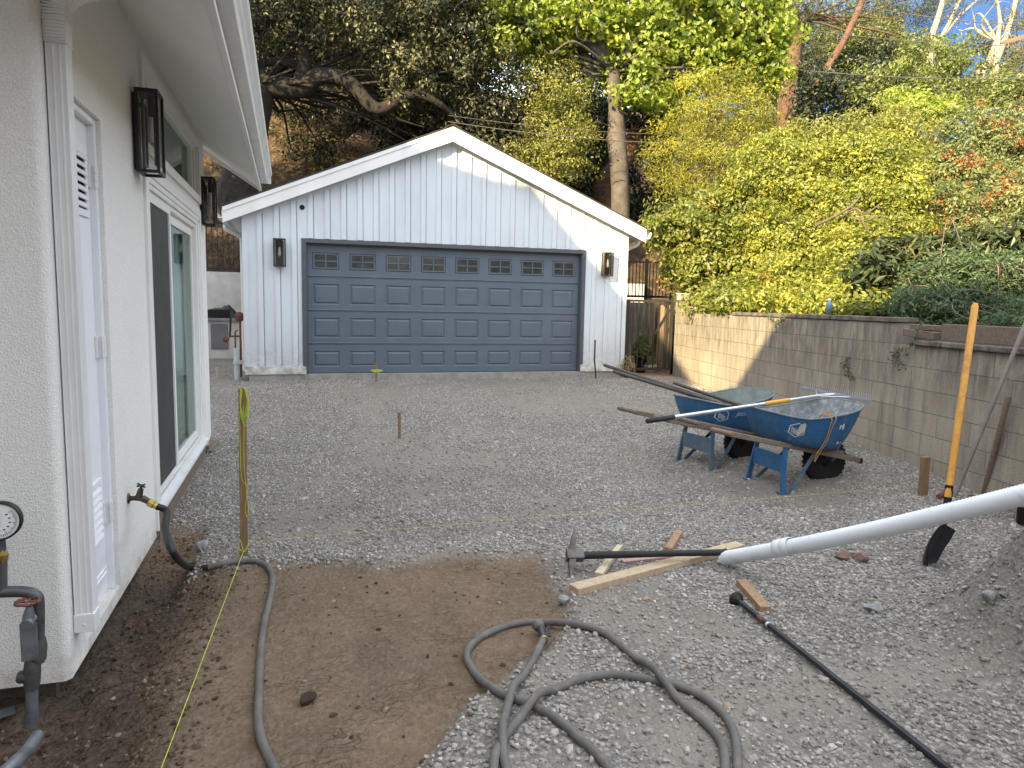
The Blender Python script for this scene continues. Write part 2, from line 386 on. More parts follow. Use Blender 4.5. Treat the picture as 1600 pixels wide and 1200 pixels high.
c = k.mix(k.ramp(f2, [(.55, 0.), (.66, .85)]), c, (.12, .16, .18)); c = k.mix(k.ramp(f3, [(.64, 0.), (.72, .6)]), c, (.20, .15, .11))
k.set(c, k.ramp(f2, [(.4, .34), (.7, .75)])); k.bump(f2, .0015); M['blue'] = k.m
M['blue_worn'] = plain('worn_blue_paint', (.035, .11, .20), .6, .6, 14, col2=(.13, .15, .15))
k = NT('cement_crust'); f = k.noise(14, 6, .7); k.set(k.ramp(f, [(.3, (.13, .15, .15)), (.5, (.24, .26, .26)), (.72, (.46, .48, .48))]), .9); k.bump(k.noise(45, 5, .7), .006); M['cement'] = k.m
k = NT('dusty_tray_inside'); f = k.noise(7, 6, .7); k.set(k.ramp(f, [(.3, (.14, .165, .155)), (.7, (.24, .27, .25))]), .85); k.bump(k.noise(30, 4, .6), .003); M['cement2'] = k.m
M['rim'] = plain('tray_rim', (.17, .21, .23), .6, .5, 18)
M['decal'] = plain('white_decal', (.62, .66, .68), .6, .3, 60)
M['decal_cream'] = plain('cream_decal', (.52, .50, .42), .6, .2, 40)
M['cord'] = plain('tan_cord', (.48, .27, .14), .8, .3, 40)
M['string'] = plain('lime_string', (.50, .55, .07), .6, .15, 60)
M['pvc'] = plain('white_pvc', (.80, .84, .87), .42, .08, 5)
k = NT('scuffed_white_pvc'); c = k.ramp(k.noise(3, 5, .6), [(.3, (.74, .78, .81)), (.7, (.81, .84, .87))]); c = k.mix(k.ramp(k.noise(9, 6, .75, k.mapped((1, 1, 1))), [(.56, 0.), (.72, .55)]), c, (.42, .38, .33)); k.set(c, .45); M['pvc'] = k.m
M['pvc2'] = plain('grey_white_pvc', (.62, .64, .66), .5, .2, 8)
k = NT('grey_rubber_hose'); c = k.ramp(k.noise(7, 5, .7), [(.3, (.085, .08, .072)), (.65, (.14, .131, .117))]); c = k.mix(k.ramp(k.noise(13, 6, .8), [(.52, 0.), (.70, .7)]), c, (.22, .175, .13)); k.set(c, .7); k.bump(k.noise(60, 3, .6), .001); M['hose'] = k.m
M['hose_black'] = plain('black_hose', (.012, .013, .013), .5, .4, 30, bump=.0015, bscale=200)
M['brass'] = plain('brass', (.55, .38, .12), .32, .3, 20, .85)
M['bib'] = plain('old_bronze_tap', (.10, .085, .065), .5, .4, 30, .6)
M['galv'] = plain('galvanised_pipe', (.26, .28, .30), .45, .45, 14, .6)
M['iron_pipe'] = plain('dark_iron_pipe', (.06, .065, .072), .45, .5, 14, .4, col2=(.12, .12, .11))
M['red'] = plain('faded_red_paint', (.20, .05, .035), .7, .5, 25, col2=(.10, .06, .045))
M['orange_red'] = plain('orange_red_plastic', (.55, .10, .04), .55, .2, 12)
M['white_plastic'] = plain('white_bucket_plastic', (.74, .73, .70), .5, .2, 8)
M['cream_plastic'] = plain('cream_bucket_plastic', (.66, .55, .38), .5, .2, 8)
M['blue_plastic'] = plain('pale_blue_plastic', (.18, .30, .42), .3, .3, 14)
M['dial'] = plain('gauge_dial', (.74, .75, .72), .35, .06)
M['terracotta'] = plain('terracotta', (.36, .17, .10), .85, .25, 10)
M['counter'] = plain('dark_counter', (.05, .05, .05), .45, .4, 12)
M['tarp'] = plain('black_tarp', (.012, .013, .013), .5, .4, 5, bump=.01, bscale=9)
M['render'] = plain('cream_render_wall', (.62, .60, .55), .9, .2, 4, bump=.003)
M['wire'] = plain('utility_wire', (.10, .09, .08), .6)
M['rock'] = plain('grey_rock', (.32, .33, .33), .9, .4, 12, bump=.006)
M['brick_chunk'] = plain('brown_stone_chunk', (.24, .16, .125), .9, .4, 12, bump=.006)
M['bark_grey'] = plain('smooth_grey_bark', (.13, .11, .095), .9, .45, 3, bump=.02, bscale=7, col2=(.06, .052, .046))
M['bark_dark'] = plain('dark_oak_bark', (.040, .033, .027), .95, .5, 6, bump=.03, bscale=14)
M['bark_red'] = plain('reddish_pine_bark', (.16, .085, .055), .95, .5, 6, bump=.03, bscale=10)
M['bark_white'] = plain('pale_eucalyptus_bark', (.40, .33, .25), .8, .35, 4, bump=.008)
M['bark_twig'] = plain('brown_twig', (.16, .12, .085), .9, .4, 10)
# leaf colours (tint 0..1)
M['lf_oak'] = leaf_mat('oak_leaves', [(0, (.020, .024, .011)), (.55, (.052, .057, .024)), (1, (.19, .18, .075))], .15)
M['lf_olive'] = leaf_mat('olive_leaves', [(0, (.10, .12, .026)), (.6, (.23, .24, .045)), (1, (.38, .36, .08))], .4)
M['lf_coral'] = leaf_mat('bright_leaves', [(0, (.11, .16, .022)), (.5, (.26, .335, .038)), (1, (.42, .46, .075))], .48)
M['lf_gold'] = leaf_mat('golden_fine_leaves', [(0, (.11, .125, .018)), (.5, (.28, .285, .026)), (1, (.46, .42, .045))], .42)
M['lf_yellow'] = leaf_mat('yellow_green_leaves', [(0, (.09, .12, .014)), (.5, (.235, .265, .035)), (1, (.42, .40, .06))], .42)
M['lf_lime'] = leaf_mat('lime_broad_leaves', [(0, (.085, .11, .018)), (.5, (.175, .205, .026)), (1, (.27, .265, .06))], .38)
M['lf_mid'] = leaf_mat('mid_green_leaves', [(0, (.06, .085, .022)), (.6, (.15, .18, .04)), (1, (.25, .27, .06))], .35)
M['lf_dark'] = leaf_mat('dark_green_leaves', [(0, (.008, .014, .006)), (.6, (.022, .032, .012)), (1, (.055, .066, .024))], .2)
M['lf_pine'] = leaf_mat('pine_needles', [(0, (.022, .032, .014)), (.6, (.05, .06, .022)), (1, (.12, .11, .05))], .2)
M['lf_toyon'] = leaf_mat('toyon_leaves', [(0, (.07, .10, .036)), (.55, (.17, .205, .07)), (1, (.28, .28, .10))], .3)
M['berry'] = leaf_mat('red_berries', [(0, (.26, .055, .018)), (1, (.46, .13, .03))], .2)
M['orange_fl'] = leaf_mat('orange_flowers', [(0, (.50, .20, .02)), (1, (.62, .32, .03))], .3)
M['lf_fern'] = leaf_mat('feathery_leaves', [(0, (.035, .065, .03)), (.6, (.075, .125, .05)), (1, (.13, .18, .07))], .3)
M['lf_glossy'] = leaf_mat('large_glossy_leaves', [(0, (.018, .03, .013)), (.6, (.045, .065, .022)), (1, (.10, .11, .03))], .2, .42, .035)
M['lf_euc'] = leaf_mat('eucalyptus_leaves', [(0, (.06, .07, .035)), (.6, (.13, .13, .05)), (1, (.22, .19, .08))], .3)
M['lf_dry'] = leaf_mat('dry_brush', [(0, (.05, .03, .016)), (.6, (.12, .075, .037)), (1, (.24, .165, .08))], .2)
M['lf_grassy'] = leaf_mat('potted_grass', [(0, (.06, .10, .02)), (1, (.20, .24, .06))], .3)
M['lf_pot'] = leaf_mat('yellow_plant_leaves', [(0, (.20, .16, .05)), (1, (.45, .36, .16))], .3)

# ------------------------------------------------------------------ ground sheet
def axis(lo, a, b, hi, fine, coarse):
    return np.unique(np.r_[np.arange(lo, a, coarse), np.arange(a, b, fine), np.arange(b, hi + .1, coarse)].round(4))
gx = np.unique(np.r_[axis(-90, -2, 9, 110, .05, 1.5), np.arange(-8, 20, .4)].round(4)); gy = np.unique(np.r_[axis(-60, .8, 13.4, 150, .05, 1.5), np.arange(13, 30, .35), 18.6, 18.66, 18.7, 18.75].round(4))
XX, YY = np.meshgrid(gx, gy); ZZ = GZ(XX, YY)
nx, ny = len(gx), len(gy); idx = np.arange(nx * ny).reshape(ny, nx)
quads = np.stack([idx[:-1, :-1], idx[:-1, 1:], idx[1:, 1:], idx[1:, :-1]], -1).reshape(-1, 4)
x, y = XX.ravel(), YY.ravel()
soil = np.clip(dirtmask(x, y) * (y < 6), 0, 1)
hill = np.maximum(ss(18.5, 18.7, y), ((x > wallx(y) + .05) & (y < 14)) * 1.0); hill = np.maximum(hill, ss(13.2, 13.8, y) * ss(7.2, 7.8, x))
wet = ss(-.42, -.72, x + .12 * fbm(y * 1.5, x, 9)) * ss(5.1, 4.3, y) + ss(3.3, 3.0, y) * ss(-.6, -.9, x); wet = np.clip(wet, 0, 1)
sand = sandpatch(x, y) ; sand = np.maximum(sand, ss(.03, .15, heap(x, y)) * .97)
apron = ss(10.9, 11.9, y) * (ss(4.9, 6.2, x)) * (1 - hill)
def ground_mat():
    k = NT('yard_ground'); a = k.n('Attribute'); a.attribute_name = 'zones'; sp = k.n('SeparateColor'); k.l(a.outputs['Color'], sp.inputs[0])
    a2 = k.n('Attribute'); a2.attribute_name = 'zones_more'; sp2 = k.n('SeparateColor'); k.l(a2.outputs['Color'], sp2.inputs[0])
    v = k.voro(42); vc = k.voro(42, out='Color'); n1 = k.noise(2.2, 6, .65); n2 = k.noise(22, 5, .65); n3 = k.noise(110, 3, .6)
    bw = k.n('RGBToBW'); k.l(vc, bw.inputs[0])
    grav = k.ramp(bw.outputs[0], [(.15, (.17, .157, .138)), (.55, (.32, .298, .262)), (.9, (.47, .445, .40))])
    grav = k.mix(k.ramp(v, [(.28, 0.), (.62, .7)]), grav, (.13, .118, .105))
    fines = k.mix(n1, (.215, .190, .155), (.315, .286, .240)); fines = k.mix(k.ramp(n3, [(.36, .45), (.6, 0.)]), fines, (.14, .125, .11))
    grav = k.mix(k.math('MULTIPLY', sp2.outputs[0], k.ramp(n2, [(.3, .5), (.55, 1.)])), grav, fines)
    soilc = k.ramp(n1, [(.3, (.140, .098, .064)), (.7, (.205, .147, .098))]); soilc = k.mix(k.ramp(n2, [(.45, 0.), (.75, .5)]), soilc, (.31, .24, .18))
    soilc = k.mix(k.ramp(n3, [(.3, .5), (.5, 0.)]), soilc, (.11, .075, .05))
    wetc = k.ramp(n2, [(.3, (.05, .037, .027)), (.75, (.13, .095, .068))])
    hillc = k.ramp(k.noise(3.5, 6, .7), [(.32, (.03, .021, .013)), (.5, (.085, .055, .03)), (.72, (.24, .16, .085))])
    hillc = k.mix(k.ramp(k.noise(12, 5, .7, k.mapped((.5, 1, 3))), [(.45, 0.), (.6, .8)]), hillc, (.06, .045, .028))
    c = k.mix(sp.outputs[0], grav, soilc); c = k.mix(sp.outputs[2], c, wetc); c = k.mix(sp.outputs[1], c, hillc)
    c = k.mix(sp2.outputs[1], c, k.mix(n2, (.30, .20, .13), (.40, .29, .20)))
    c = k.mix(k.ramp(k.noise(.9, 4, .65), [(.48, 0.), (.66, .24)]), c, (.10, .085, .068))
    c = k.mix(sp2.outputs[2], c, k.ramp(n2, [(.3, (.13, .118, .102)), (.7, (.25, .228, .196))]))
    k.set(c, .95, spec=.12)
    n4 = k.noise(5.5, 5, .7); c = k.mix(k.math('MULTIPLY', sp.outputs[0], k.ramp(n4, [(.48, 0.), (.70, .5)])), c, (.10, .068, .044))
    crk = k.n('TexVoronoi'); crk.feature = 'DISTANCE_TO_EDGE'; crk.inputs['Scale'].default_value = 17; wv = k.n('Mapping'); wv.inputs['Scale'].default_value = (.55, 1.35, 1); nz_ = k.n('TexNoise'); nz_.inputs['Scale'].default_value = 9; nz_.inputs['Detail'].default_value = 3; k.l(k.co(), nz_.inputs['Vector'])
    vm = k.n('VectorMath'); vm.operation = 'MULTIPLY_ADD'; vm.inputs[1].default_value = (.12, .12, .0); k.l(nz_.outputs['Color'], vm.inputs[0]); k.l(k.co(), vm.inputs[2]); k.l(vm.outputs[0], wv.inputs[0]); k.l(wv.outputs[0], crk.inputs['Vector'])
    track = k.math('MULTIPLY', k.math('MULTIPLY', k.ramp(crk.outputs['Distance'], [(.0, 0.), (.10, 1.)]), sp.outputs[0]), k.ramp(k.noise(3.1, 3, .6), [(.44, .0), (.66, .75)]))
    h = k.math('ADD', k.math('ADD', track, k.math('MULTIPLY', k.math('SUBTRACT', 1., v), .7)), k.math('ADD', k.math('MULTIPLY', n2, 1.1), k.math('MULTIPLY', n3, .35)))
    k.bump(h, .016, .9); return k.m
me = np_mesh('ground', np.c_[x, y, ZZ.ravel()], quads=quads, mat=ground_mat(), smooth=True,
             attrs={'zones': ('POINT', np.c_[soil, hill, wet]), 'zones_more': ('POINT', np.c_[sand, apron, ss(.04, .22, heap(x, y))])})
go = link(bpy.data.objects.new('ground', me)); go['kind'] = 'structure'

# ------------------------------------------------------------------ crushed stone and soil clods (uncountable)
t = (1 + 5 ** .5) / 2
ICO = np.array([(-1, t, 0), (1, t, 0), (-1, -t, 0), (1, -t, 0), (0, -1, t), (0, 1, t), (0, -1, -t), (0, 1, -t), (t, 0, -1), (t, 0, 1), (-t, 0, -1), (-t, 0, 1)]) / math.sqrt(1 + t * t)
ICOF = np.array([(0, 11, 5), (0, 5, 1), (0, 1, 7), (0, 7, 10), (0, 10, 11), (1, 5, 9), (5, 11, 4), (11, 10, 2), (10, 7, 6), (7, 1, 8), (3, 9, 4), (3, 4, 2), (3, 2, 6), (3, 6, 8), (3, 8, 9), (4, 9, 5), (2, 4, 11), (6, 2, 10), (8, 6, 7), (9, 8, 1)])
def rotmats(n):
    q = rng.normal(size=(n, 4)); q /= np.linalg.norm(q, axis=1)[:, None]; a, b, c, d = q.T
    return np.stack([np.stack([1 - 2 * (c * c + d * d), 2 * (b * c - a * d), 2 * (b * d + a * c)], -1),
                     np.stack([2 * (b * c + a * d), 1 - 2 * (b * b + d * d), 2 * (c * d - a * b)], -1),
                     np.stack([2 * (b * d - a * c), 2 * (c * d + a * b), 1 - 2 * (b * b + c * c)], -1)], 1)
def stones(px, py, size, sink=.25):
    n = len(px); V = ICO[None] * (1 + rng.uniform(-.28, .28, (n, 12, 1))) * rng.uniform(.55, 1.15, (n, 1, 3))
    V = np.einsum('nij,nkj->nki', rotmats(n), V) * size[:, None, None] * .5
    V[:, :, 2] *= .8
    V += np.stack([px, py, GZ(px, py) + size * (.5 - sink) * .55], -1)[:, None]
    Fi = (ICOF[None] + (np.arange(n) * 12)[:, None, None]).reshape(-1, 3)
    return V.reshape(-1, 3), Fi, np.repeat(np.clip(rng.uniform(0, .97, n) + .25 * fbm(px * .6, py * .6, 51) + .2 * fbm(px * 2.5, py * 2.5, 52), 0, 1), 20)
def scatter(n, x0, x1, y0, y1, keep):
    a = rng.uniform(x0, x1, n); b = rng.uniform(y0, y1, n); k = keep(a, b) > rng.uniform(0, 1, n); return a[k], b[k]
def infrust(a, b):
    d = np.stack([a, b, b * 0 - 1.5], -1); c = d @ CM; u = 800 + F * c[:, 0] / np.maximum(c[:, 2], .01); v = 600 + F * c[:, 1] / np.maximum(c[:, 2], .01)
    return ((c[:, 2] > .3) & (u > -260) & (u < 1860) & (v < 1420)).astype(float)
def sandf(a, b): return np.maximum(sandpatch(a, b), ss(.03, .15, heap(a, b)) * .70)
inyard = lambda a, b: (a < wallx(b) - .02) * (a > -.9 + 0 * b) * infrust(a, b) * (1 - dirtmask(a, b) * (b < 6.2))
parts = []
for (n, y0, y1, s0, s1) in ((70000, 1.2, 4.6, .007, .028), (78000, 4.4, 7.5, .009, .026), (70000, 7.2, 12.2, .013, .027)):
    a, b = scatter(n, -.95, 6.9, y0, y1, lambda a, b: inyard(a, b) * (1 - np.where(b < 4.6, .62, .86) * sandf(a, b)))
    parts.append(stones(a, b, s0 + (s1 - s0) * rng.uniform(0, 1, len(a)) ** 1.6))
a, b = scatter(2600, -.9, 5.5, 1.2, 9, lambda a, b: inyard(a, b)); parts.append(stones(a, b, rng.uniform(.028, .045, len(a)), .3))
def merge(parts):
    V, Fi, T, o = [], [], [], 0
    for v, f, tt in parts: V.append(v); Fi.append(f + o); T.append(tt); o += len(v)
    return np.concatenate(V), np.concatenate(Fi), np.concatenate(T)
k = NT('crushed_stone'); c = k.ramp(k.attr('tint'), [(0, (.20, .184, .160)), (.35, (.305, .285, .252)), (.75, (.42, .395, .355)), (.95, (.58, .555, .505)), (1, (.42, .31, .23))])
c = k.mix(k.ramp(k.noise(60, 4, .6), [(.4, .35), (.65, 0.)]), c, (.17, .155, .14)); k.set(c, .92, spec=.2); k.bump(k.noise(140, 3, .6), .003); M['stone'] = k.m
V, Fi, T = merge(parts)
g = link(bpy.data.objects.new('gravel', np_mesh('gravel', V, tris=Fi, mat=M['stone'], attrs={'tint': ('FACE', T)}))); g['kind'] = 'stuff'
tag(g, 'grey crushed stone spread over the yard in front of the garage', 'gravel')
# soil crumbs
soilkeep = lambda a, b: infrust(a, b) * np.clip(dirtmask(a, b), 0, 1) * (.035 + .965 * ss(-.25, -.6, a)) * (a > -.92 - 5 * (b < 3.25))
a, b = scatter(17000, -1.4, 1.5, 1.9, 5.2, soilkeep); p1 = stones(a, b, .006 + .026 * rng.uniform(0, 1, len(a)) ** 2.5, .35)
k = NT('soil_crumbs'); k.set(k.ramp(k.attr('tint'), [(0, (.05, .036, .026)), (.6, (.12, .083, .057)), (.95, (.17, .125, .09)), (1, (.28, .24, .20))]), .95, spec=.1); k.bump(k.noise(90, 3, .6), .004); M['crumb'] = k.m
V, Fi, T = merge([p1])
g = link(bpy.data.objects.new('soil_clods', np_mesh('soil_clods', V, tris=Fi, mat=M['crumb'], attrs={'tint': ('FACE', T)}))); g['kind'] = 'stuff'
tag(g, 'loose brown soil crumbs in the trench and on the dirt beside the house', 'soil')

# ================================================================== WHITE STUCCO HOUSE (left)
XH = -.939
house = thing('stucco_house', 'white stucco house with sliding glass door and deep eaves along the left side', 'house', (XH, 3.24, 0))
HY0, HY1 = 3.24, 8.36
def plane_holes(mb, xw, y0, y1, z0, z1, holes, depth):
    ys = sorted({y0, y1, *[h[0] for h in holes], *[h[1] for h in holes]}); zs = sorted({z0, z1, *[h[2] for h in holes], *[h[3] for h in holes]})
    for i in range(len(ys) - 1):
        for j in range(len(zs) - 1):
            cy, cz = (ys[i] + ys[i + 1]) / 2, (zs[j] + zs[j + 1]) / 2
            if any(h[0] < cy < h[1] and h[2] < cz < h[3] for h in holes): continue
            mb.quad((xw, ys[i], zs[j]), (xw, ys[i + 1], zs[j]), (xw, ys[i + 1], zs[j + 1]), (xw, ys[i], zs[j + 1]))
    for a, b, c, d in holes:
        xi = xw - depth
        mb.quad((xw, a, c), (xw, a, d), (xi, a, d), (xi, a, c)); mb.quad((xw, b, d), (xw, b, c), (xi, b, c), (xi, b, d))
        mb.quad((xw, a, d), (xw, b, d), (xi, b, d), (xi, a, d)); mb.quad((xw, b, c), (xw, a, c), (xi, a, c), (xi, b, c))
mb = MB(); rr = .035; zb, zt = -.012, 3.35
plane_holes(mb, XH, HY0 + rr, HY1 - rr, zb, zt, [(3.47, 4.135, .05, 2.475), (5.16, 7.78, .19, 2.385), (5.16, 7.86, 2.555, 3.12)], .14)
for cy, sg in ((HY0 + rr, -1), (HY1 - rr, 1)):
    arc = [(XH - rr + rr * math.cos(a), cy + sg * rr * math.sin(a)) for a in [i * math.pi / 12 for i in range(7)]]
    for (xa, ya), (xb_, yb) in zip(arc[:-1], arc[1:]):
        mb.add([(xa, ya, zb), (xb_, yb, zb), (xb_, yb, zt), (xa, ya, zt)], [(0, 1, 2, 3) if sg > 0 else (3, 2, 1, 0)], True)
    yy = HY0 if sg < 0 else HY1
    mb.quad((XH - rr, yy, zb), (-7.4, yy, zb), (-7.4, yy, zt), (XH - rr, yy, zt))
mb.quad((-7.4, HY0, zb), (-7.4, HY1, zb), (-7.4, HY1, zt), (-7.4, HY0, zt))
mb.quad((XH, HY0 + .02, zb), (XH - .06, HY0 + .02, zb), (XH - .06, HY1 - .02, zb), (XH, HY1 - .02, zb))
mb.quad((-7.4, HY0, zb + .001), (XH - .02, HY0, zb + .001), (XH - .02, HY0 + .06, zb + .001), (-7.4, HY0 + .06, zb + .001))
ob('wall', mb, M['stucco'], house)
ob('foundation', MB().box((-7.3, HY0 + .14, -.6), (XH - .10, HY1 - .05, zb + .01)), plain('dirty_footing', (.10, .08, .06), .95, .5, 9, bump=.01), house)
# eaves, roof, gutter
SL = .64
def fx(y): return -.394 + .0121 * (8.75 - y)
RY0, RY1 = 1.6, 8.75
roof = MB()
def rz(xx, y): return 2.86 + SL * (fx(y) - xx)
rx = -4.3
for (ya, yb) in ((RY0, RY1),):
    A = [(fx(ya) - .03, ya), (fx(yb) - .03, yb)]
    roof.prism([(A[0][0], ya, rz(A[0][0], ya) + .13), (A[1][0], yb, rz(A[1][0], yb) + .13), (rx, yb, rz(rx, yb) + .13), (rx, ya, rz(rx, ya) + .13)], (0, 0, .06))
    roof.prism([(rx, ya, rz(rx, ya) + .13), (rx, yb, rz(rx, yb) + .13), (-8.2, yb, 2.95), (-8.2, ya, 2.95)], (0, 0, .06))
ob('roof', roof, M['shingle'], house)
sf = MB()
sf.prism([(fx(RY0) - .03, RY0, 2.86), (fx(RY1 - .03) - .03, RY1 - .03, 2.86), (-1.3, RY1 - .03, rz(-1.3, RY1)), (-1.3, RY0, rz(-1.3, RY0))], (0, 0, .03))
ob('soffit', sf, M['soffit'], house)
fb = MB()
fb.prism([(fx(RY0) - .03, RY0, 2.83), (fx(RY1) - .03, RY1, 2.83), (fx(RY1), RY1, 2.83), (fx(RY0), RY0, 2.83)], (0, 0, .20))
fb.prism([(fx(RY0) - .018, RY0, 2.815), (fx(RY1) - .018, RY1, 2.815), (fx(RY1) + .012, RY1, 2.815), (fx(RY0) + .012, RY0, 2.815)], (0, 0, .04))
p = [(fx(RY1) - .03, RY1 - .025, 2.83), (-4.3, RY1 - .025, rz(-4.3, RY1) - .03), (-4.3, RY1 - .025, rz(-4.3, RY1) + .17), (fx(RY1) - .03, RY1 - .025, 3.03)]
fb.prism(p, (0, .025, 0)); ob('fascia', fb, M['trim'], house, bevel=.003)
gp_ = [(.004, 2.90), (.075, 2.90), (.085, 2.925), (.100, 2.945), (.100, 2.958), (.122, 2.985), (.128, 3.0), (.128, 3.02), (.118, 3.02), (.112, 2.99), (.09, 2.96), (.075, 2.915), (.014, 2.91), (.012, 3.02), (.004, 3.02)]
gt = MB(); gt.prism([(fx(RY1) + a, RY1 - .01, b) for a, b in gp_], (fx(RY0) - fx(RY1), RY0 - RY1 + .01, 0))
gt.box((fx(RY1) + .004, RY1 - .014, 2.90), (fx(RY1) + .118, RY1 - .008, 3.01)); ob('gutter', gt, M['gutter'], house)
# downspout with ribbed faces, elbow and strap
dx0, dx1, dy0, dy1 = XH + .006, XH + .078, 3.31, 3.385
ds = MB()
def ribbed(n=3):
    pts = [(dx0, dy1), (dx0, dy0)]
    for i in range(n):
        a = dx0 + (dx1 - dx0) * (i + .25) / n; b = dx0 + (dx1 - dx0) * (i + .75) / n
        pts += [(a - .004, dy0), (a, dy0 + .0022), (b, dy0 + .0022), (b + .004, dy0)]
    return pts + [(dx1 - .006, dy0), (dx1, dy0 + .006), (dx1, dy1)]
ds.prism([(a, b, .17) for a, b in ribbed()], (0, 0, 2.44))
dsp = ob('downspout', ds, M['gutter'], house)
el = MB(); cx, cy = (dx0 + dx1) / 2, (dy0 + dy1) / 2
pth = smooth_path([(cx, cy, 2.58), (cx, cy, 2.66)] + [tuple(aty(a_, b_, cy + .005)) for a_, b_ in ((90, 8), (112, -14), (160, -24), (240, -38))] + [(fx(3.4) + .05, cy + .05, 2.93)], 7)
for i in range(len(pth) - 1):
    big = .004 * (i % 2) if 6 < i < 22 else 0
    el.beam(pth[i], pth[i] + (pth[i + 1] - pth[i]) * 1.02, .082 + big, .092 + big, (0, 1, 0))
ob('elbow', el, M['gutter'], dsp, bevel=.006)
st = MB(); st.box((dx0 - .004, dy0 - .005, .165), (dx1 + .005, dy1 + .002, .245)); ob('strap', MB().box((dx0 - .004, dy0 - .006, 2.60), (dx1 + .005, dy1 + .002, 2.68)), M['gutter'], dsp, bevel=.003); st.lathe([(0, .004), (.006, .003), (.006, 0)], ((dx0 + dx1) / 2, dy0 - .006, .2), (0, -1, 0), 8)
ob('strap', st, M['gutter'], dsp, bevel=.003)
# utility door
ud = MB(); ud.box((XH - .14, 3.47, .05), (XH - .055, 4.10, 2.44)); ud.box((XH - .14, 4.10, .05), (XH - .022, 4.135, 2.475)); ud.box((XH - .14, 3.47, 2.44), (XH - .022, 4.10, 2.475))
for za, zb_ in ((1.98, 2.31), (.33, .67)):
    for a, b in (((3.62, za), (4.04, za + .035)), ((3.62, zb_ - .035), (4.04, zb_)), ((3.62, za + .035), (3.655, zb_ - .035)), ((4.005, za + .035), (4.04, zb_ - .035))):
        ud.box((XH - .056, a[0], a[1]), (XH - .044, b[0], b[1]))
ud.box((XH - .056, 3.50, .14), (XH - .046, 4.09, .158)); ud.box((XH - .056, 3.50, .175), (XH - .048, 4.09, .185))
udo = ob('utility_door', ud, M['door_white'], house, bevel=.003)
for za, zb_ in ((1.98, 2.31), (.33, .67)):
    v = MB(); v.box((XH - .0545, 3.655, za + .035), (XH - .053, 4.005, zb_ - .035)); v.mi = 1
    for i in range(7):
        z = za + .05 + i * (zb_ - za - .09) / 6.3
        v.prism([(XH - .053, 3.657, z + .016), (XH - .038, 3.657, z - .010), (XH - .035, 3.657, z - .006), (XH - .05, 3.657, z + .02)], (0, .346, 0))
    ob('vent', v, [M['dark'], M['door_white']], udo)
for z in (2.19, 1.34, .47):
    h = MB(); h.box((XH - .054, 4.07, z - .055), (XH - .045, 4.10, z + .055)); h.box((XH - .022, 4.102, z - .055), (XH - .017, 4.132, z + .055))
    for q in range(3): h.tube([(XH - .026, 4.099, z - .055 + q * .037), (XH - .026, 4.099, z - .022 + q * .037)], .008, 8)
    ob('hinge', h, M['gutter'], udo)
ob('knob', MB().lathe([(.014, 0), (.014, .003), (.007, .004), (.007, .010), (.012, .014), (.013, .020), (.008, .025), (0, .026)], (XH - .055, 3.80, 1.12), (1, 0, 0), 16), M['brass'], udo)
# sliding door
sd = MB(); x0, x1 = XH - .13, XH + .02
sd.box((x0, 5.13, .03), (x1, 5.24, 2.385)); sd.box((x0, 7.60, .19), (x1 - .02, 7.66, 2.33)); sd.box((x0, 7.66, .19), (x1 - .005, 7.72, 2.33)); sd.box((x0, 7.72, .12), (x1 + .006, 7.80, 2.46))
sd.box((x0, 5.24, 2.27), (x1 - .03, 7.60, 2.31)); sd.box((x0, 5.24, 2.31), (x1 - .012, 7.66, 2.345)); sd.box((x0, 5.10, 2.385), (x1 + .004, 7.72, 2.47)); sd.box((x0, 5.24, 2.345), (x1 - .004, 7.72, 2.385))
slide = ob('sliding_door', sd, M['trim'], house, bevel=.004)
tr = MB(); tr.box((x0, 5.24, .185), (x1 + .0, 7.66, .205)); tr.box((x1 - .0, 5.20, .165), (x1 + .035, 7.70, .19)); tr.box((x1 - .05, 5.24, .205), (x1 - .04, 7.6, .222)); tr.box((x1 - .015, 5.24, .205), (x1 - .005, 7.6, .222))
ob('track', tr, M['gutter'], slide, bevel=.002)
sp_ = MB(); xs = XH - .018
sp_.box((xs - .004, 5.265, .25), (xs, 6.13, 2.24)); sp_.mi = 1
for a, b in (((5.24, .222), (5.268, 2.27)), ((6.125, .222), (6.185, 2.27)), ((5.268, .222), (6.125, .26)), ((5.268, 2.235), (6.125, 2.27))): sp_.box((xs - .015, a[0], a[1]), (xs + .012, b[0], b[1]))
ob('screen_panel', sp_, [M['screen'], M['trim']], slide)
gl = MB(); xg = XH - .055; gl.box((xg - .004, 6.2, .27), (xg, 7.55, 2.21)); gl.mi = 1
for a, b in (((6.10, .222), (6.2, 2.27)), ((7.55, .222), (7.60, 2.27)), ((6.2, .222), (7.55, .29)), ((6.2, 2.19), (7.55, 2.27))): gl.box((xg - .018, a[0], a[1]), (xg + .014, b[0], b[1]))
ob('glass_panel', gl, [M['window'], M['trim']], slide)
cu = MB()
ycs = np.linspace(6.15, 7.62, 90); xc = XH - .17 + .022 * np.sin(ycs * 46) + .012 * np.sin(ycs * 17)
for i in range(len(ycs) - 1): cu.add([(xc[i], ycs[i], .2), (xc[i + 1], ycs[i + 1], .2), (xc[i + 1], ycs[i + 1], 2.3), (xc[i], ycs[i], 2.3)], [(0, 1, 2, 3)], True)
ob('curtain', cu, M['curtain'], slide)
dk = MB(); dk.box((XH - 1.6, 5.0, .1), (XH - 1.55, 8.0, 3.2)); dk.box((XH - 1.6, 5.0, .1), (XH - .2, 8.0, .15)); dk.box((XH - 1.6, 4.95, .1), (XH - .2, 5.0, 3.2)); dk.box((XH - 1.6, 8.0, .1), (XH - .2, 8.05, 3.2)); dk.box((XH - 1.6, 5, 3.2), (XH - .2, 8.0, 3.25))
ob('room_lining', dk, M['curtain'], house)
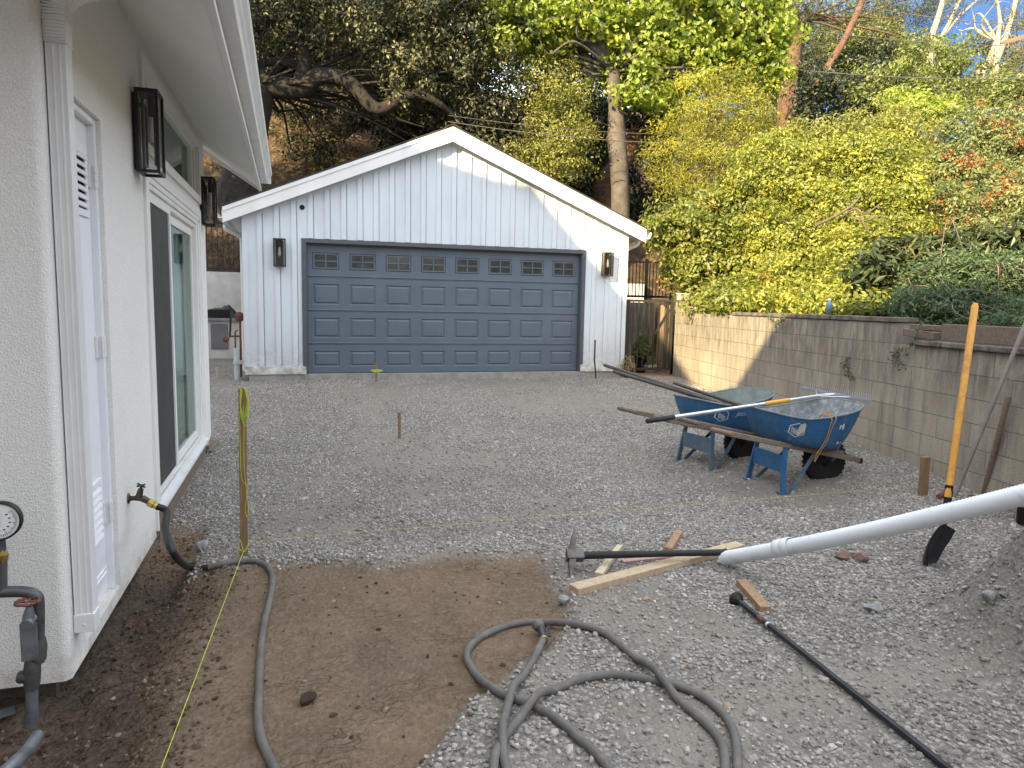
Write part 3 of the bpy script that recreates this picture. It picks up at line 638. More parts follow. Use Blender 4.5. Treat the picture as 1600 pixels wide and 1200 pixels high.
# transom window
tw = MB(); xq = XH + .022
for a, b in (((5.13, 2.53), (7.90, 2.60)), ((5.13, 3.07), (7.90, 3.13)), ((5.13, 2.60), (5.20, 3.07)), ((7.83, 2.60), (7.90, 3.07))): tw.box((XH - .14, a[0], a[1]), (xq, b[0], b[1]))
for a, b in (((5.20, 2.60), (7.83, 2.645)), ((5.20, 3.025), (7.83, 3.07)), ((5.20, 2.645), (5.27, 3.025)), ((7.60, 2.645), (7.65, 3.025)), ((7.78, 2.645), (7.83, 3.025))): tw.box((XH - .14, a[0], a[1]), (XH - .02, b[0], b[1]))
trw = ob('transom_window', tw, M['trim'], house, bevel=.004)
ob('pane', MB().box((XH - .062, 5.25, 2.63), (XH - .058, 7.80, 3.04)), M['window'], trw)
tc = MB(); ycs = np.linspace(5.2, 7.8, 110); xc = XH - .11 + .010 * np.sin(ycs * 60)
for i in range(len(ycs) - 1): tc.add([(xc[i], ycs[i], 2.6), (xc[i + 1], ycs[i + 1], 2.6), (xc[i + 1], ycs[i + 1], 3.08), (xc[i], ycs[i], 3.08)], [(0, 1, 2, 3)], True)
ob('blind', tc, plain('dim_blind', (.50, .54, .49), .9, .15, 6), trw)
sp2 = MB(); sp2.box((XH - .05, 5.15, -.05), (XH + .022, 7.68, .160)); sp2.beam((XH + .06, 7.62, .03), (XH + .10, 8.42, .06), .05, .08); sp2.box((XH - .05, 7.70, -.05), (XH + .05, 7.78, .10))
ob('sill_plate', sp2, M['wood_grey'], house, bevel=.004)

# ------------------------------------------------------------------ wall lanterns
def make_lantern(name, label, loc, rzr, H=.49, W=.2, D=.15, metal='black_metal', group='wall lanterns'):
    t_ = thing(name, label, 'wall lantern', loc, rzr, group); b = .018
    f = MB(); hw = W / 2
    for xx in (.022, D - b):
        for yy in (-hw, hw - b): f.box((xx, yy, 0), (xx + b, yy + b, H))
        for zz in (0, H - b): f.box((xx, -hw + b, zz), (xx + b, hw - b, zz + b))
    for yy in (-hw, hw - b):
        for zz in (0, H - b): f.box((.022 + b, yy, zz), (D - b, yy + b, zz + b))
    f.box((.03, -hw + b, H - .016), (D - b, hw - b, H - .010))
    ob('frame', f, M[metal], t_, world=False, bevel=.0015)
    ob('backplate', MB().box((.002, -hw * .62, .02), (.022, hw * .62, H - .02)), M[metal], t_, world=False)
    q = MB(); i0 = .035; ih = hw - .04
    for xx in (.05, D - .035):
        for yy in (-ih, ih - .012): q.box((xx, yy, .05), (xx + .012, yy + .012, H - .07))
        for zz in (.05, H - .082): q.box((xx, -ih + .012, zz), (xx + .012, ih - .012, zz + .012))
    q.box((.024, -.012, H - .09), (.062, .012, H - .07)); ob('inner_frame', q, M[metal], t_, world=False)
    g_ = MB(); g_.box((D - .010, -hw + b, b), (D - .007, hw - b, H - b)); g_.box((.04, -hw + .007, b), (D - b, -hw + .010, H - b)); g_.box((.04, hw - .010, b), (D - b, hw - .007, H - b))
    ob('glass', g_, M['clear'], t_, world=False)
    cxm = D / 2 + .02; so_ = MB(); so_.tube([(cxm, 0, H - .02), (cxm, 0, H * .70)], .019, 12); ob('socket', so_, M[metal], t_, world=False)
    ob('bulb', MB().lathe([(0, 0), (.012, .004), (.026, .035), (.024, .06), (.014, .13), (.013, .15)], (cxm, 0, H * .70 - .15), (0, 0, 1), 14), M['bulb'], t_, world=False)
    return t_
make_lantern('wall_lantern', 'large black box lantern on the stucco wall above the hose tap', (XH, 4.95, 2.345), 0, .49, group='lanterns on the stucco house')
make_lantern('wall_lantern', 'black box lantern at the far corner of the stucco house beside the sliding door', (XH, 8.0, 2.33), 0, .48, .18, group='lanterns on the stucco house')
make_lantern('wall_lantern', 'black box lantern on shaded white siding, left of the grey garage door', (-.275, YG - .024, 2.12), -math.pi / 2, .44, .19, group='lanterns on the garage')
make_lantern('wall_lantern', 'brown metal box lantern catching sun, right of the grey garage door', (5.42, YG - .024, 2.13), -math.pi / 2, .43, .19, metal='bronze', group='lanterns on the garage')

# ================================================================== GARAGE
GX0, GX1, GB = -.84, 5.866, 18.1
gar = thing('garage', 'white board and batten garage with wide grey door and gable roof', 'garage', (2.5, YG, .3))
e1 = aty(347, 325, YG - .19); e2 = aty(1010, 357, YG - .19); ap = aty(708, 198, YG - .19)
ez = (e1[2] + e2[2]) / 2; axx = ap[0]; az = ap[2]
slp = ((az - ez) / (axx - e1[0]) + (az - ez) / (e2[0] - axx)) / 2
def gtop(xx): return az - slp * abs(xx - axx)          # top of the rake boards
def gund(xx): return gtop(xx) - .23
OX0, OX1, OZ = .131, 4.960, 2.523
mb = MB()
def pf(poly): mb.add([(a, YG, b) for a, b in poly], [tuple(range(len(poly)))])
GV = .013; pitch, bw = .2625, .080; n_b = int((GX1 - GX0) / pitch) + 1
cuts = [GX0]
for i in range(1, n_b + 1):
    g0_ = GX0 + i * pitch + bw / 2
    if g0_ + GV < GX1 - .03: cuts += [g0_, g0_ + GV]
cuts.append(GX1)
def panel(a, b, lo):
    m_ = [a] + ([axx] if a < axx < b else []) + [b]
    mb.add([(a, YG, lo), (b, YG, lo)] + [(q, YG, gund(q) + .05) for q in m_[::-1]], [tuple(range(2 + len(m_)))])
    mb.quad((a, YG, lo), (a, YG, gund(a) + .05), (a, YG + .03, gund(a) + .05), (a, YG + .03, lo)); mb.quad((b, YG, gund(b) + .05), (b, YG, lo), (b, YG + .03, lo), (b, YG + .03, gund(b) + .05))
for a, b in zip(cuts[0::2], cuts[1::2]):
    for u, v, lo in ((a, min(b, OX0 - .05), .37), (max(a, OX0 - .05), min(b, OX1 + .05), OZ + .05), (max(a, OX1 + .05), b, .37)):
        if v - u > .004: panel(u, v, lo)
yb_ = YG + .03
for poly in ([(GX0, .37), (OX0 - .05, .37), (OX0 - .05, OZ + .05), (GX0, OZ + .05)], [(OX1 + .05, .37), (GX1, .37), (GX1, OZ + .05), (OX1 + .05, OZ + .05)], [(GX0, OZ + .05), (GX1, OZ + .05), (GX1, gund(GX1) + .05), (axx, gund(axx) + .05), (GX0, gund(GX0) + .05)]): mb.add([(a, yb_, b) for a, b in poly], [tuple(range(len(poly)))])
for xx in (GX0, GX1):
    mb.quad((xx, YG, .37), (xx, GB, .37), (xx, GB, gund(GX0) + .05), (xx, YG, gund(GX0) + .05))
mb.add([(GX0, GB, .37), (GX1, GB, .37), (GX1, GB, gund(GX1)), (axx, GB, gund(axx)), (GX0, GB, gund(GX0))], [(0, 1, 2, 3, 4)])
for i in range(n_b + 1):
    a = GX0 + i * pitch - (.0 if i == 0 else bw / 2); b = a + bw
    if i == n_b or b > GX1: a, b = GX1 - bw, GX1
    mid = (a + b) / 2; lo = .505
    if OX0 - .07 < mid < OX1 + .07: lo = OZ + .072
    top = min(gund(a), gund(b)) + .02
    if not (b < OX0 - .08 or a > OX1 + .08 or lo > 1): continue
    mb.prism([(a, YG, lo), (b, YG, lo), (b, YG, top + (gund(b) - gund(a) > 0) * 0), (a, YG, top)], (0, -.024, 0))
for sgn in (-1, 1):                                     # strip under the rake boards
    xe = GX0 if sgn < 0 else GX1
    mb.prism([(xe, YG - .0, gund(xe) - .045), (axx, YG, gund(axx) - .045), (axx, YG, gund(axx) + .03), (xe, YG, gund(xe) + .03)], (0, -.012, 0))
for yy in np.arange(YG + .15, GB, .2625):
    for xe, q in ((GX0, -.018), (GX1, .018)): mb.box((min(xe, xe + q), yy, .4), (max(xe, xe + q), yy + bw, gund(GX0)))
# black cable hole
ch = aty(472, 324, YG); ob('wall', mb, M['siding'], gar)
ob('cable_hole', MB().lathe([(0, .004), (.036, .004), (.042, 0)], (ch[0], YG - .003, ch[2]), (0, -1, 0), 14), M['dark'], gar)
bb = MB(); bb.box((GX0 + .05, YG - .032, .375), (OX0 - .02, YG - .002, .502)); ob('base_board', bb, M['base'], gar, bevel=.003); bb = MB().box((OX1 + .02, YG - .034, .375), (GX1 - .02, YG - .002, .502)); ob('base_board', bb, M['base'], gar, bevel=.003)
fd = MB(); fd.box((GX0 + .06, YG - .01, .0), (GX1 - .06, GB - .1, .372)); fd.box((OX0 - .05, YG - .05, .1), (OX1 + .02, YG + .0, .368)); ob('foundation', fd, M['concrete'], gar)
# rake boards, roof
rk = MB()
for sgn in (-1, 1):
    xe = e1[0] if sgn < 0 else e2[0]
    rk.prism([(xe, YG - .19, gtop(xe) - .235), (axx, YG - .19, gtop(axx) - .235), (axx, YG - .19, gtop(axx) - .055), (xe, YG - .19, gtop(xe) - .055)], (0, .035, 0))
    rk.prism([(xe, YG - .205, gtop(xe) - .062), (axx, YG - .205, gtop(axx) - .062), (axx, YG - .205, gtop(axx)), (xe, YG - .205, gtop(xe))], (0, .05, 0))
ob('rake_board', rk, M['trim'], gar)
sfm = MB()
for sgn in (-1, 1):
    xe = e1[0] if sgn < 0 else e2[0]
    sfm.quad((xe, YG - .16, gtop(xe) - .10), (axx, YG - .16, gtop(axx) - .10), (axx, YG + .01, gtop(axx) - .10), (xe, YG + .01, gtop(xe) - .10))
    xw_ = GX0 if sgn < 0 else GX1
    sfm.quad((xe, YG - .16, gtop(xe) - .14), (xw_, YG - .16, gtop(xw_) - .14), (xw_, GB, gtop(xw_) - .14), (xe, GB, gtop(xe) - .14))
    sfm.box((min(xe, xe - sgn * .03), YG - .155, gtop(xe) - .2), (max(xe, xe - sgn * .03), GB, gtop(xe) - .02))
ob('soffit', sfm, M['soffit'], gar)
rf = MB()
for sgn in (-1, 1):
    xe = (e1[0] - .02) if sgn < 0 else (e2[0] + .02)
    rf.prism([(xe, YG - .21, gtop(xe) + .004), (axx, YG - .21, gtop(axx) + .004), (axx, YG - .21, gtop(axx) + .03), (xe, YG - .21, gtop(xe) + .03)], (0, GB - YG + .6, 0))
    rf.prism([(axx + sgn * .13, YG - .225, gtop(axx + .13) + .032), (axx, YG - .225, gtop(axx) + .032), (axx, YG - .225, gtop(axx) + .05), (axx + sgn * .13, YG - .225, gtop(axx + .13) + .046)], (0, GB - YG + .6, 0))
ob('roof', rf, M['shingle'], gar)
for sgn, xe in ((-1, e1[0]), (1, e2[0])):
    gm = MB(); z0 = gtop(xe) - .17
    gm.prism([(xe + sgn * a, YG - .18, z0 + b) for a, b in ((.003, 0), (.07, 0), (.09, .04), (.115, .08), (.115, .12), (.105, .12), (.08, .05), (.066, .012), (.012, .012), (.012, .12), (.003, .12))], (0, GB - YG + .4, 0))
    go_ = ob('gutter', gm, M['gutter'], gar)
    dm_ = MB(); xw_ = GX0 - .06 if sgn < 0 else GX1 + .06
    yq = YG + .9 if sgn < 0 else YG + .25
    ptsd = smooth_path([(xe + sgn * .05, yq, z0 + .0), (xe + sgn * .04, yq, z0 - .07), (xw_ + sgn * .08, yq, z0 - .15), (xw_ + sgn * .015, yq, z0 - .20), (xw_, yq, z0 - .3)] + ([(xw_, yq, .35)] if sgn < 0 else []), 5)
    dm_.tube(ptsd, .042, 10); ob('elbow', dm_, M['gutter'], go_)
# door trim and jamb
tm = MB(); tz = OZ + .066
tm.box((OX0 - .07, YG - .026, .372), (OX0, YG - .0, OZ)); tm.box((OX1, YG - .026, .372), (OX1 + .07, YG - .0, OZ)); tm.box((OX0 - .07, YG - .028, OZ), (OX1 + .07, YG - .0, tz))
tm.box((OX0 - .05, YG, .372), (OX0 + .012, YG + .14, OZ)); tm.box((OX1 - .012, YG, .372), (OX1 + .05, YG + .14, OZ)); tm.box((OX0 + .012, YG, OZ - .012), (OX1 - .012, YG + .14, OZ + .05))
ob('door_trim', tm, M['gtrim'], gar, bevel=.002)
import bmesh
DYf = YG + .095
zsec = [.388, .872, 1.425, 1.985, 2.56]
def door_mesh():
    bm = bmesh.new(); cw = (OX1 - OX0 - .03) / 8; xs0 = OX0 + .015
    for r in range(4):
        za, zb2 = zsec[r] + .004, zsec[r + 1] - .004; hgt = zb2 - za
        if r < 3: pz0, pz1 = za + .095, zb2 - .115
        else: pz0, pz1 = za + .115, za + .115 + .275
        zc = [za, za + .028, pz0, pz1, zb2 - .028, zb2] if r < 3 else [za, za + .028, pz0, pz1, zb2 - .02, zb2]
        xc_ = [xs0]
        for c_ in range(8): xc_ += [xs0 + c_ * cw + .085, xs0 + (c_ + 1) * cw - .085]
        xc_.append(xs0 + 8 * cw)
        vs = [[bm.verts.new((xq_, DYf, zq)) for xq_ in xc_] for zq in zc]
        for j in range(len(zc) - 1):
            for i in range(len(xc_) - 1):
                f_ = bm.faces.new((vs[j][i], vs[j][i + 1], vs[j + 1][i + 1], vs[j + 1][i]))
                if j == 2 and i % 2 == 1: f_.material_index = 1 if r < 3 else 2
        edge = [bm.verts.new((xc_[i], DYf + .03, zq)) for zq in (zc[0], zc[-1]) for i in (0, -1)]
        bm.faces.new((vs[0][0], edge[0], edge[1], vs[0][-1])) if False else None
        # sides of the section
        lo = [vs[0][i] for i in range(len(xc_))]; hi = [vs[-1][i] for i in range(len(xc_))]
        for row in (lo, hi):
            bk = [bm.verts.new((v_.co.x, DYf + .03, v_.co.z)) for v_ in row]
            for i in range(len(row) - 1): bm.faces.new((row[i], bk[i], bk[i + 1], row[i + 1]))
    bm.faces.ensure_lookup_table()
    for mi, steps in ((1, [(.024, -.014), (.010, 0), (.034, .016), (.004, 0)]), (2, [(.016, -.012), (.004, .0)])):
        fs = [f_ for f_ in bm.faces if f_.material_index == mi]
        bmesh.ops.recalc_face_normals(bm, faces=bm.faces[:])
        for th, dp in steps: bmesh.ops.inset_individual(bm, faces=fs, thickness=th, depth=dp if fs[0].normal.y < 0 else -dp)
        for f_ in fs: f_.material_index = 0
    # ridge lines along the top of every section
    me = bpy.data.meshes.new('garage_door'); bm.to_mesh(me); bm.free(); me.materials.append(M['gdoor']); return me, xs0, cw
me, xs0, cw = door_mesh()
gdo = bpy.data.objects.new('garage_door', me); link(gdo, gar); gdo.location = -gar.location
back = MB(); back.box((OX0 - .03, DYf + .032, .372), (OX1 + .03, DYf + .05, OZ + .06))
for z in zsec[1:4]: back.prism([(OX0 + .015, DYf - .004, z + .012), (OX1 - .015, DYf - .004, z + .012), (OX1 - .015, DYf + .004, z + .030), (OX0 + .015, DYf + .004, z + .030)], (0, .006, 0)); back.prism([(OX0 + .015, DYf - .004, z - .012), (OX1 - .015, DYf - .004, z - .012), (OX1 - .015, DYf + .004, z - .030), (OX0 + .015, DYf + .004, z - .030)], (0, .006, 0))
back.box((OX0 + .014, DYf - .008, .384), (OX1 - .014, DYf - .001, .414))
ob('weather_strip', back, M['gdoor'], gdo)
for c_ in range(8):
    a = xs0 + c_ * cw + .085; b = xs0 + (c_ + 1) * cw - .085; z0 = zsec[3] + .004 + .115; z1 = z0 + .275
    wm = MB(); wm.box((a + .02, DYf + .002, z0 + .02), (b - .02, DYf + .006, z1 - .02)); wm.mi = 1; yq0, yq1 = DYf - .010, DYf + .002; fr = .022; ai, bi, zi0, zi1 = a + .012, b - .012, z0 + .012, z1 - .012
    for (p0, p1) in (((ai, zi0), (bi, zi0 + fr)), ((ai, zi1 - fr), (bi, zi1)), ((ai, zi0 + fr), (ai + fr, zi1 - fr)), ((bi - fr, zi0 + fr), (bi, zi1 - fr))): wm.box((p0[0], yq0, p0[1]), (p1[0], yq1, p1[1]))
    xm, zm = (a + b) / 2, (z0 + z1) / 2
    wm.box((xm - .009, yq0 + .001, zi0 + fr), (xm + .009, yq1, zi1 - fr)); wm.box((ai + fr, yq0 + .002, zm - .009), (xm - .009, yq1, zm + .009)); wm.box((xm + .009, yq0 + .002, zm - .009), (bi - fr, yq1, zm + .009))
    ob('window', wm, [M['gglass'], M['gdoor']], gdo)

# ================================================================== BLOCK WALL
WZ = .063; wdir = Vector((.2, 1, 0)).normalized(); WR = math.atan2(wdir.y, wdir.x)
wall = thing('block_wall', 'tan concrete block wall running along the right side of the yard', 'wall', (wallx(0), 0, WZ), WR)
L = math.sqrt(1.04)
def wy(y): return y * L
bm_ = MB(); bm_.box((wy(-1), -.2, -.5), (wy(5.64), 0, 1.22)); bm_.box((wy(5.64), -.2, -.5), (wy(12.32), 0, 1.423)); bm_.box((wy(11.75), -.2, 1.423), (wy(12.32), 0.002, 1.64))
ob('blocks', bm_, M['block'], wall, world=False, bevel=.006)
cp = MB(); s = wy(5.62)
while s < wy(9.4): cp.box((s, -.215, 1.425), (s + .395, .022, 1.475 + random.uniform(-.004, .004))); s += .405
ob('cap', cp, M['cap'], wall, world=False, bevel=.008)
cp = MB(); s = wy(-1)
while s < wy(5.35): cp.box((s, -.20, 1.222), (s + .395, .045, 1.272 + random.uniform(-.004, .004))); s += .405
ob('cap', cp, M['cap'], wall, world=False, bevel=.010)
pk = MB(); pk.beam((wy(-1), -.09, 1.35), (wy(5.1), -.09, 1.352), .05, .15); pk.beam((wy(5.15), -.07, 1.315), (wy(5.55), -.05, 1.335), .09, .07); pk.beam((wy(5.2), -.10, 1.385), (wy(5.5), -.09, 1.39), .10, .05)
ob('plank', pk, M['wood_grey'], wall, world=False, bevel=.006)

# gate
gate = thing('iron_gate', 'brown iron bar gate between garage and block wall', 'gate', (6.44, 12.32, .3))
gm = MB(); y_ = 12.32; X0, X1, Z0, Z1 = 5.965, 6.905, .40, 1.70
for a, b in (((X0, Z0), (X1, Z0)), ((X0, Z1), (X1, Z1))): gm.beam((a[0], y_, a[1]), (b[0], y_, b[1]), .04, .045)
for xx in (X0 + .01, X1 - .02): gm.beam((xx, y_, Z0 - .03), (xx, y_, Z1 - .02), .05, .05, (0, 1, 0))
gm.beam((X1 - .10, y_ + .01, Z0), (X1 - .10, y_ + .01, Z1), .05, .03, (0, 1, 0))
ob('frame', gm, M['iron'], gate)
for i in range(7):
    xx = X0 + .11 + i * .112; ob('bar', MB().beam((xx, y_, Z0 + .02), (xx, y_, Z1 - .02), .016, .016, (0, 1, 0)), M['iron'], gate)
ob('brace', MB().beam((X1 - .38, y_ + .02, 1.02), (X1 - .13, y_ + .02, 1.45), .02, .02, (0, 1, 0)), M['iron'], gate)
ob('latch', MB().box((X1 - .01, y_ - .03, 1.48), (X1 + .05, y_ + .01, 1.53)), M['iron'], gate)
gpst = MB(); gpst.beam((5.91, 12.30, .1), (5.91, 12.30, 1.72), .06, .06, (0, 1, 0)); tag(ob('gate_post', gpst, M['iron'], bevel=.004), 'brown iron post holding the gate against the garage corner', 'post')
# planks and retaining block wall behind the gate
pf_ = MB()
for i in range(6):
    a = Vector((7.0 + .03 * i, 12.55 + .15 * i, 0)); hgt = 1.60 + .03 * math.sin(i * 2.1); pf_.beam(a + Vector((0, 0, .2)), a + Vector((0, 0, hgt)), .14, .022, (1, -.2, 0))
tag(ob('plank_fence', pf_, M['wood_fence']), 'sunlit upright plank fence seen through the iron gate bars', 'fence')
rw = thing('block_wall', 'dark block retaining wall behind the iron gate', 'wall', (5.5, 15.35, WZ)); rb = MB(); rb.box((0, 0, -.3), (2.6, .2, 1.62)); ob('blocks', rb, M['block'], rw, world=False)
fe = thing('iron_fence', 'black picket fence on the bank above the iron gate', 'fence', (7.0, 15.5, 1.75))
fm = MB(); fm.beam((6.1, 15.6, 1.83), (8.7, 15.6, 1.83), .04, .05); fm.beam((6.1, 15.6, 2.42), (7.0, 15.6, 2.62), .04, .04); fm.beam((7.0, 15.6, 2.62), (8.7, 15.6, 2.66), .04, .04); fm.beam((6.1, 15.6, 2.20), (7.0, 15.6, 2.55), .03, .08)
ob('rail', fm, M['iron_black'], fe)
for xx in (6.15, 7.12, 8.0, 8.68): ob('post', MB().beam((xx, 15.6, 1.5), (xx, 15.6, 2.72), .06, .06, (0, 1, 0)), M['iron_black'], fe)
for i in range(27): ob('picket', MB().beam((6.2 + i * .09, 15.6, 1.8), (6.2 + i * .09, 15.6, 2.42 + .2 * min(1, max(0, (i * .09) / .8))), .018, .018, (0, 1, 0)), M['iron_black'], fe)

# back retaining wall and left-hand iron fence, outdoor kitchen
tag(ob('garden_wall', MB().box((-9, 18.45, .0), (9.5, 18.72, 2.22)), M['render'], bevel=.01), 'low cream rendered wall at the foot of the hill behind the garage', 'wall')
fe = thing('iron_fence', 'tall black iron fence on top of the cream wall left of the garage', 'fence', (-2, 18.6, 2.2))
fm = MB()
for z in (2.3, 3.3): fm.beam((-5, 18.58, z), (-.6, 18.58, z), .035, .04)
ob('rail', fm, M['iron_black'], fe)
for i in range(37): ob('picket', MB().beam((-4.95 + i * .12, 18.58, 2.24), (-4.95 + i * .12, 18.58, 3.42), .02, .02, (0, 1, 0)), M['iron_black'], fe)
kt = thing('outdoor_kitchen', 'white outdoor kitchen counter with grey doors in the gap left of the garage', 'kitchen counter', (-2.2, 17, .3))
km = MB(); km.box((-4.4, 16.95, .2), (-1.05, 17.7, 1.10)); ob('base', km, M['render'], kt, bevel=.01)
a = aty(330, 545, 16.94); b = aty(356, 506, 16.94); ob('cabinet_door', MB().box((a[0], 16.92, a[2]), (b[0], 16.955, b[2])), plain('grey_cabinet', (.16, .165, .17), .5, .15, 5), kt, bevel=.006)
a = aty(328, 495, 16.94); b = aty(359, 484, 16.94); ob('dark_opening', MB().box((a[0] - .1, 16.93, a[2]), (b[0], 16.955, b[2])), M['dark'], kt)  # shaded opening painted as a flat dark panel
ob('countertop', MB().box((-4.45, 16.88, 1.10), (-1.02, 17.75, 1.16)), plain('grey_countertop', (.24, .23, .22), .6, .2, 6), kt, bevel=.006)
tp = MB(); n_ = 26; vs = []
for i in range(n_):
    for j in range(9):
        u = i / (n_ - 1); v = j / 8; hh = (.20 + .06 * math.sin(u * 17) + .05 * math.sin(u * 41 + v * 9)) * math.sin(math.pi * v) ** .6 * min(1, 6 * u, 6 * (1 - u))
        vs.append((-3.6 + 2.5 * u, 16.97 + .7 * v, 1.165 + hh))
tp.add(vs, [(i * 9 + j, (i + 1) * 9 + j, (i + 1) * 9 + j + 1, i * 9 + j + 1) for i in range(n_ - 1) for j in range(8)], True)
tag(ob('black_tarp', tp, M['tarp']), 'crumpled black tarp lying on the outdoor kitchen counter', 'tarp')
# standpipe at garage corner
b0 = atz(371, 592, .27); sx, sy = float(b0[0]), float(b0[1])
sp_t = thing('standpipe', 'white sleeved water pipe with red valve at the left corner of the garage', 'water pipe', (sx, sy, .2))
ob('sleeve', MB().tube([(sx, sy, .1), (sx, sy, .78)], .048, 14), M['pvc2'], sp_t)
ob('clamp', MB().box((sx - .055, sy - .06, .52), (sx + .10, sy + .02, .58)), M['pvc2'], sp_t)
cpm = MB(); cpm.tube([(sx - .02, sy, .7), (sx - .02, sy, 1.05), (sx + .02, sy, 1.08)], .014, 8); cpm.tube([(sx + .06, sy + .02, .3), (sx + .06, sy + .02, 1.25)], .016, 8); cpm.tube([(sx - .1, sy, .98), (sx + .06, sy, .98)], .016, 8); ob('copper_pipe', cpm, plain('copper_pipe', (.23, .12, .07), .5, .4, 20, .5), sp_t)
ob('valve_wheel', MB().lathe([(.02, 0), (.075, .0), (.08, .012), (.075, .024), (.02, .024)], (sx + .06, sy - .03, 1.30), (0, -1, 0), 14), M['red'], sp_t)
ob('valve_lever', MB().beam((sx - .10, sy, .96), (sx - .08, sy, 1.28), .03, .012, (0, 1, 0)), M['black_metal'], sp_t); ob('valve_wheel', MB().lathe([(.01, 0), (.05, 0), (.05, .02), (.01, .02)], (sx - .16, sy - .02, .93), (0, -1, 0), 12), M['red'], sp_t)

# ------------------------------------------------------------------ potted plants, buckets
def leaf_quads(P, N, size, asp=.45, up=.25, jit=.7):
    """leaf shaped quads: points P, preferred normals N"""
    n = len(P); nn = N + rng.normal(size=(n, 3)) * jit + np.array([0, 0, up]); nn /= np.linalg.norm(nn, axis=1)[:, None]
    tg = rng.normal(size=(n, 3)) + np.array([0, 0, -.35]); tg -= nn * np.sum(tg * nn, 1)[:, None]; tg /= np.linalg.norm(tg, axis=1)[:, None]
    bt = np.cross(nn, tg); s = (size * np.ones(n))[:, None]
    V = np.stack([P - tg * s * .5, P + bt * s * asp * .5 - tg * s * .05 + nn * s * .06, P + tg * s * .5, P - bt * s * asp * .5 - tg * s * .05 + nn * s * .06], 1)
    return V.reshape(-1, 3)
def leaves_ob(name, P, N, size, mat, parent=None, asp=.45, up=.25, jit=.7, tint=None):
    V = leaf_quads(P, N, size, asp, up, jit); n = len(P)
    tt = rng.beta(2, 2, n) if tint is None else np.clip(tint, 0, 1)
    me = np_mesh(name, V, quads=np.arange(4 * n).reshape(n, 4), mat=mat, attrs={'tint': ('FACE', tt)})
    o = bpy.data.objects.new(name, me); link(o, parent)
    if parent is not None: o.location = -Vector(parent.location)
    return o
def pot(name, label, px, py, y, r, h, mat, leafmat, lh, n, ls):
    p = aty(px, py, y); p[2] = gz(p[0], p[1]); t_ = thing(name, label, 'potted plant', p, group='potted plants behind the gate')
    ob('pot', MB().lathe([(0, 0), (r * .75, 0), (r, h), (r * 1.06, h), (r * 1.06, h + .02), (r * .9, h + .02), (r * .88, h - .02), (0, h - .02)], p, (0, 0, 1), 18), mat, t_)
    d = rng.normal(size=(n, 3)); d /= np.linalg.norm(d, axis=1)[:, None]; d[:, 2] = abs(d[:, 2]); Q = p + np.array([0, 0, h]) + d * np.array([r * 1.5, r * 1.5, lh]) * rng.uniform(.3, 1, (n, 1))
    leaves_ob('foliage', Q, d, ls, leafmat, t_, .3)
pot('potted_plant', 'yellowing succulent in a black pot at the foot of the gate', 981, 572, 12.05, .10, .14, M['black_rubber'], M['lf_pot'], .32, 160, .07)
pot('potted_plant', 'grassy plant in a tall black pot behind the gate bars', 1002, 572, 13.0, .14, .32, M['black_rubber'], M['lf_grassy'], .5, 420, .16)
pot('potted_plant', 'low white planter with sparse green plant behind the gate', 1016, 574, 12.9, .15, .14, M['white_plastic'], M['lf_mid'], .3, 120, .07)
def bucket(label, px, py, y, r, h, mat, name='bucket', cat='bucket'):
    p = aty(px, py, y); b = MB()
    b.lathe([(0, 0), (r * .86, 0), (r, h * .92), (r * 1.06, h * .92), (r * 1.06, h), (r * .94, h), (r * .8, .02), (0, .02)], p, (0, 0, 1), 18)
    t_ = thing(name, label, cat, p, group='containers on the block wall'); ob('body', b, mat, t_)
    ob('handle', MB().tube([p + np.array([r * 1.05 * math.cos(a), -r * .3, h * .85 - r * .8 * math.sin(a)]) for a in np.linspace(0, math.pi, 9)], .004, 6), M['galv'], t_); return t_
bucket('white plastic bucket on the wall pillar, left of its pair', 1062, 469, 12.1, .075, .13, M['white_plastic']); bucket('cream pot on the wall pillar, right of its pair', 1073, 469, 12.0, .075, .12, M['cream_plastic'])
bucket('orange red tray perched above the paint pots on the wall', 1082, 477, 11.65, .10, .07, M['orange_red'], 'plastic_tray', 'tray')
bucket('cream paint pot with brown mark on the wall beside the pillar', 1076, 492, 11.62, .07, .15, M['cream_plastic']); bucket('white paint pot, middle one of the row on the wall', 1086, 492, 11.5, .065, .14, M['white_plastic']); bucket('white paint pot at the right end of the row on the wall', 1099, 492, 11.3, .075, .14, M['white_plastic'])
p = aty(1295, 489, 7.05); t_ = thing('water_bottle', 'pale blue plastic bottle standing on top of the block wall', 'bottle', p)
ob('body', MB().lathe([(0, 0), (.035, 0), (.036, .10), (.030, .12), (.014, .14), (.014, .155), (0, .155)], p, (0, 0, 1), 14), M['blue_plastic'], t_); ob('cap', MB().lathe([(.016, .15), (.016, .168), (0, .168)], p, (0, 0, 1), 12), M['white_plastic'], t_)

# ================================================================== UNSEEN SUN BLOCKERS behind the camera (added to shade the yard)
def sunprism(mb, poly, s0, s1):
    """sun blocker slice: outline given in (u along DR, v = height + TE*distance) at distance s0, running back to s1"""
    P = [Vector(DH * s0 + DR * u + np.array([0, 0, max(v - TE * s0, -.5) if v > 0 else -.5])) for u, v in poly]
    mb.prism(P, Vector(DH * (s1 - s0)))
def uvs(p): return (float(p @ DR), float(p[2] + TE * (p @ DH)))
def wallpt(px, py):
    r = ray(px, py); n_ = np.array([1, -.2, 0]); return CAM + r * (((np.array([4.5, 0, 0]) - CAM) @ n_) / (r @ n_))
gl_ = [uvs(aty(a, b, YG)) for a, b in ((681, 247), (777, 280), (828, 289), (838, 296), (845, 306), (916, 392), (975, 462))]
wl_ = [uvs(wallpt(a, b)) for a, b in ((1150, 603), (1192, 537), (1204, 517), (1214, 508), (1228, 499))]
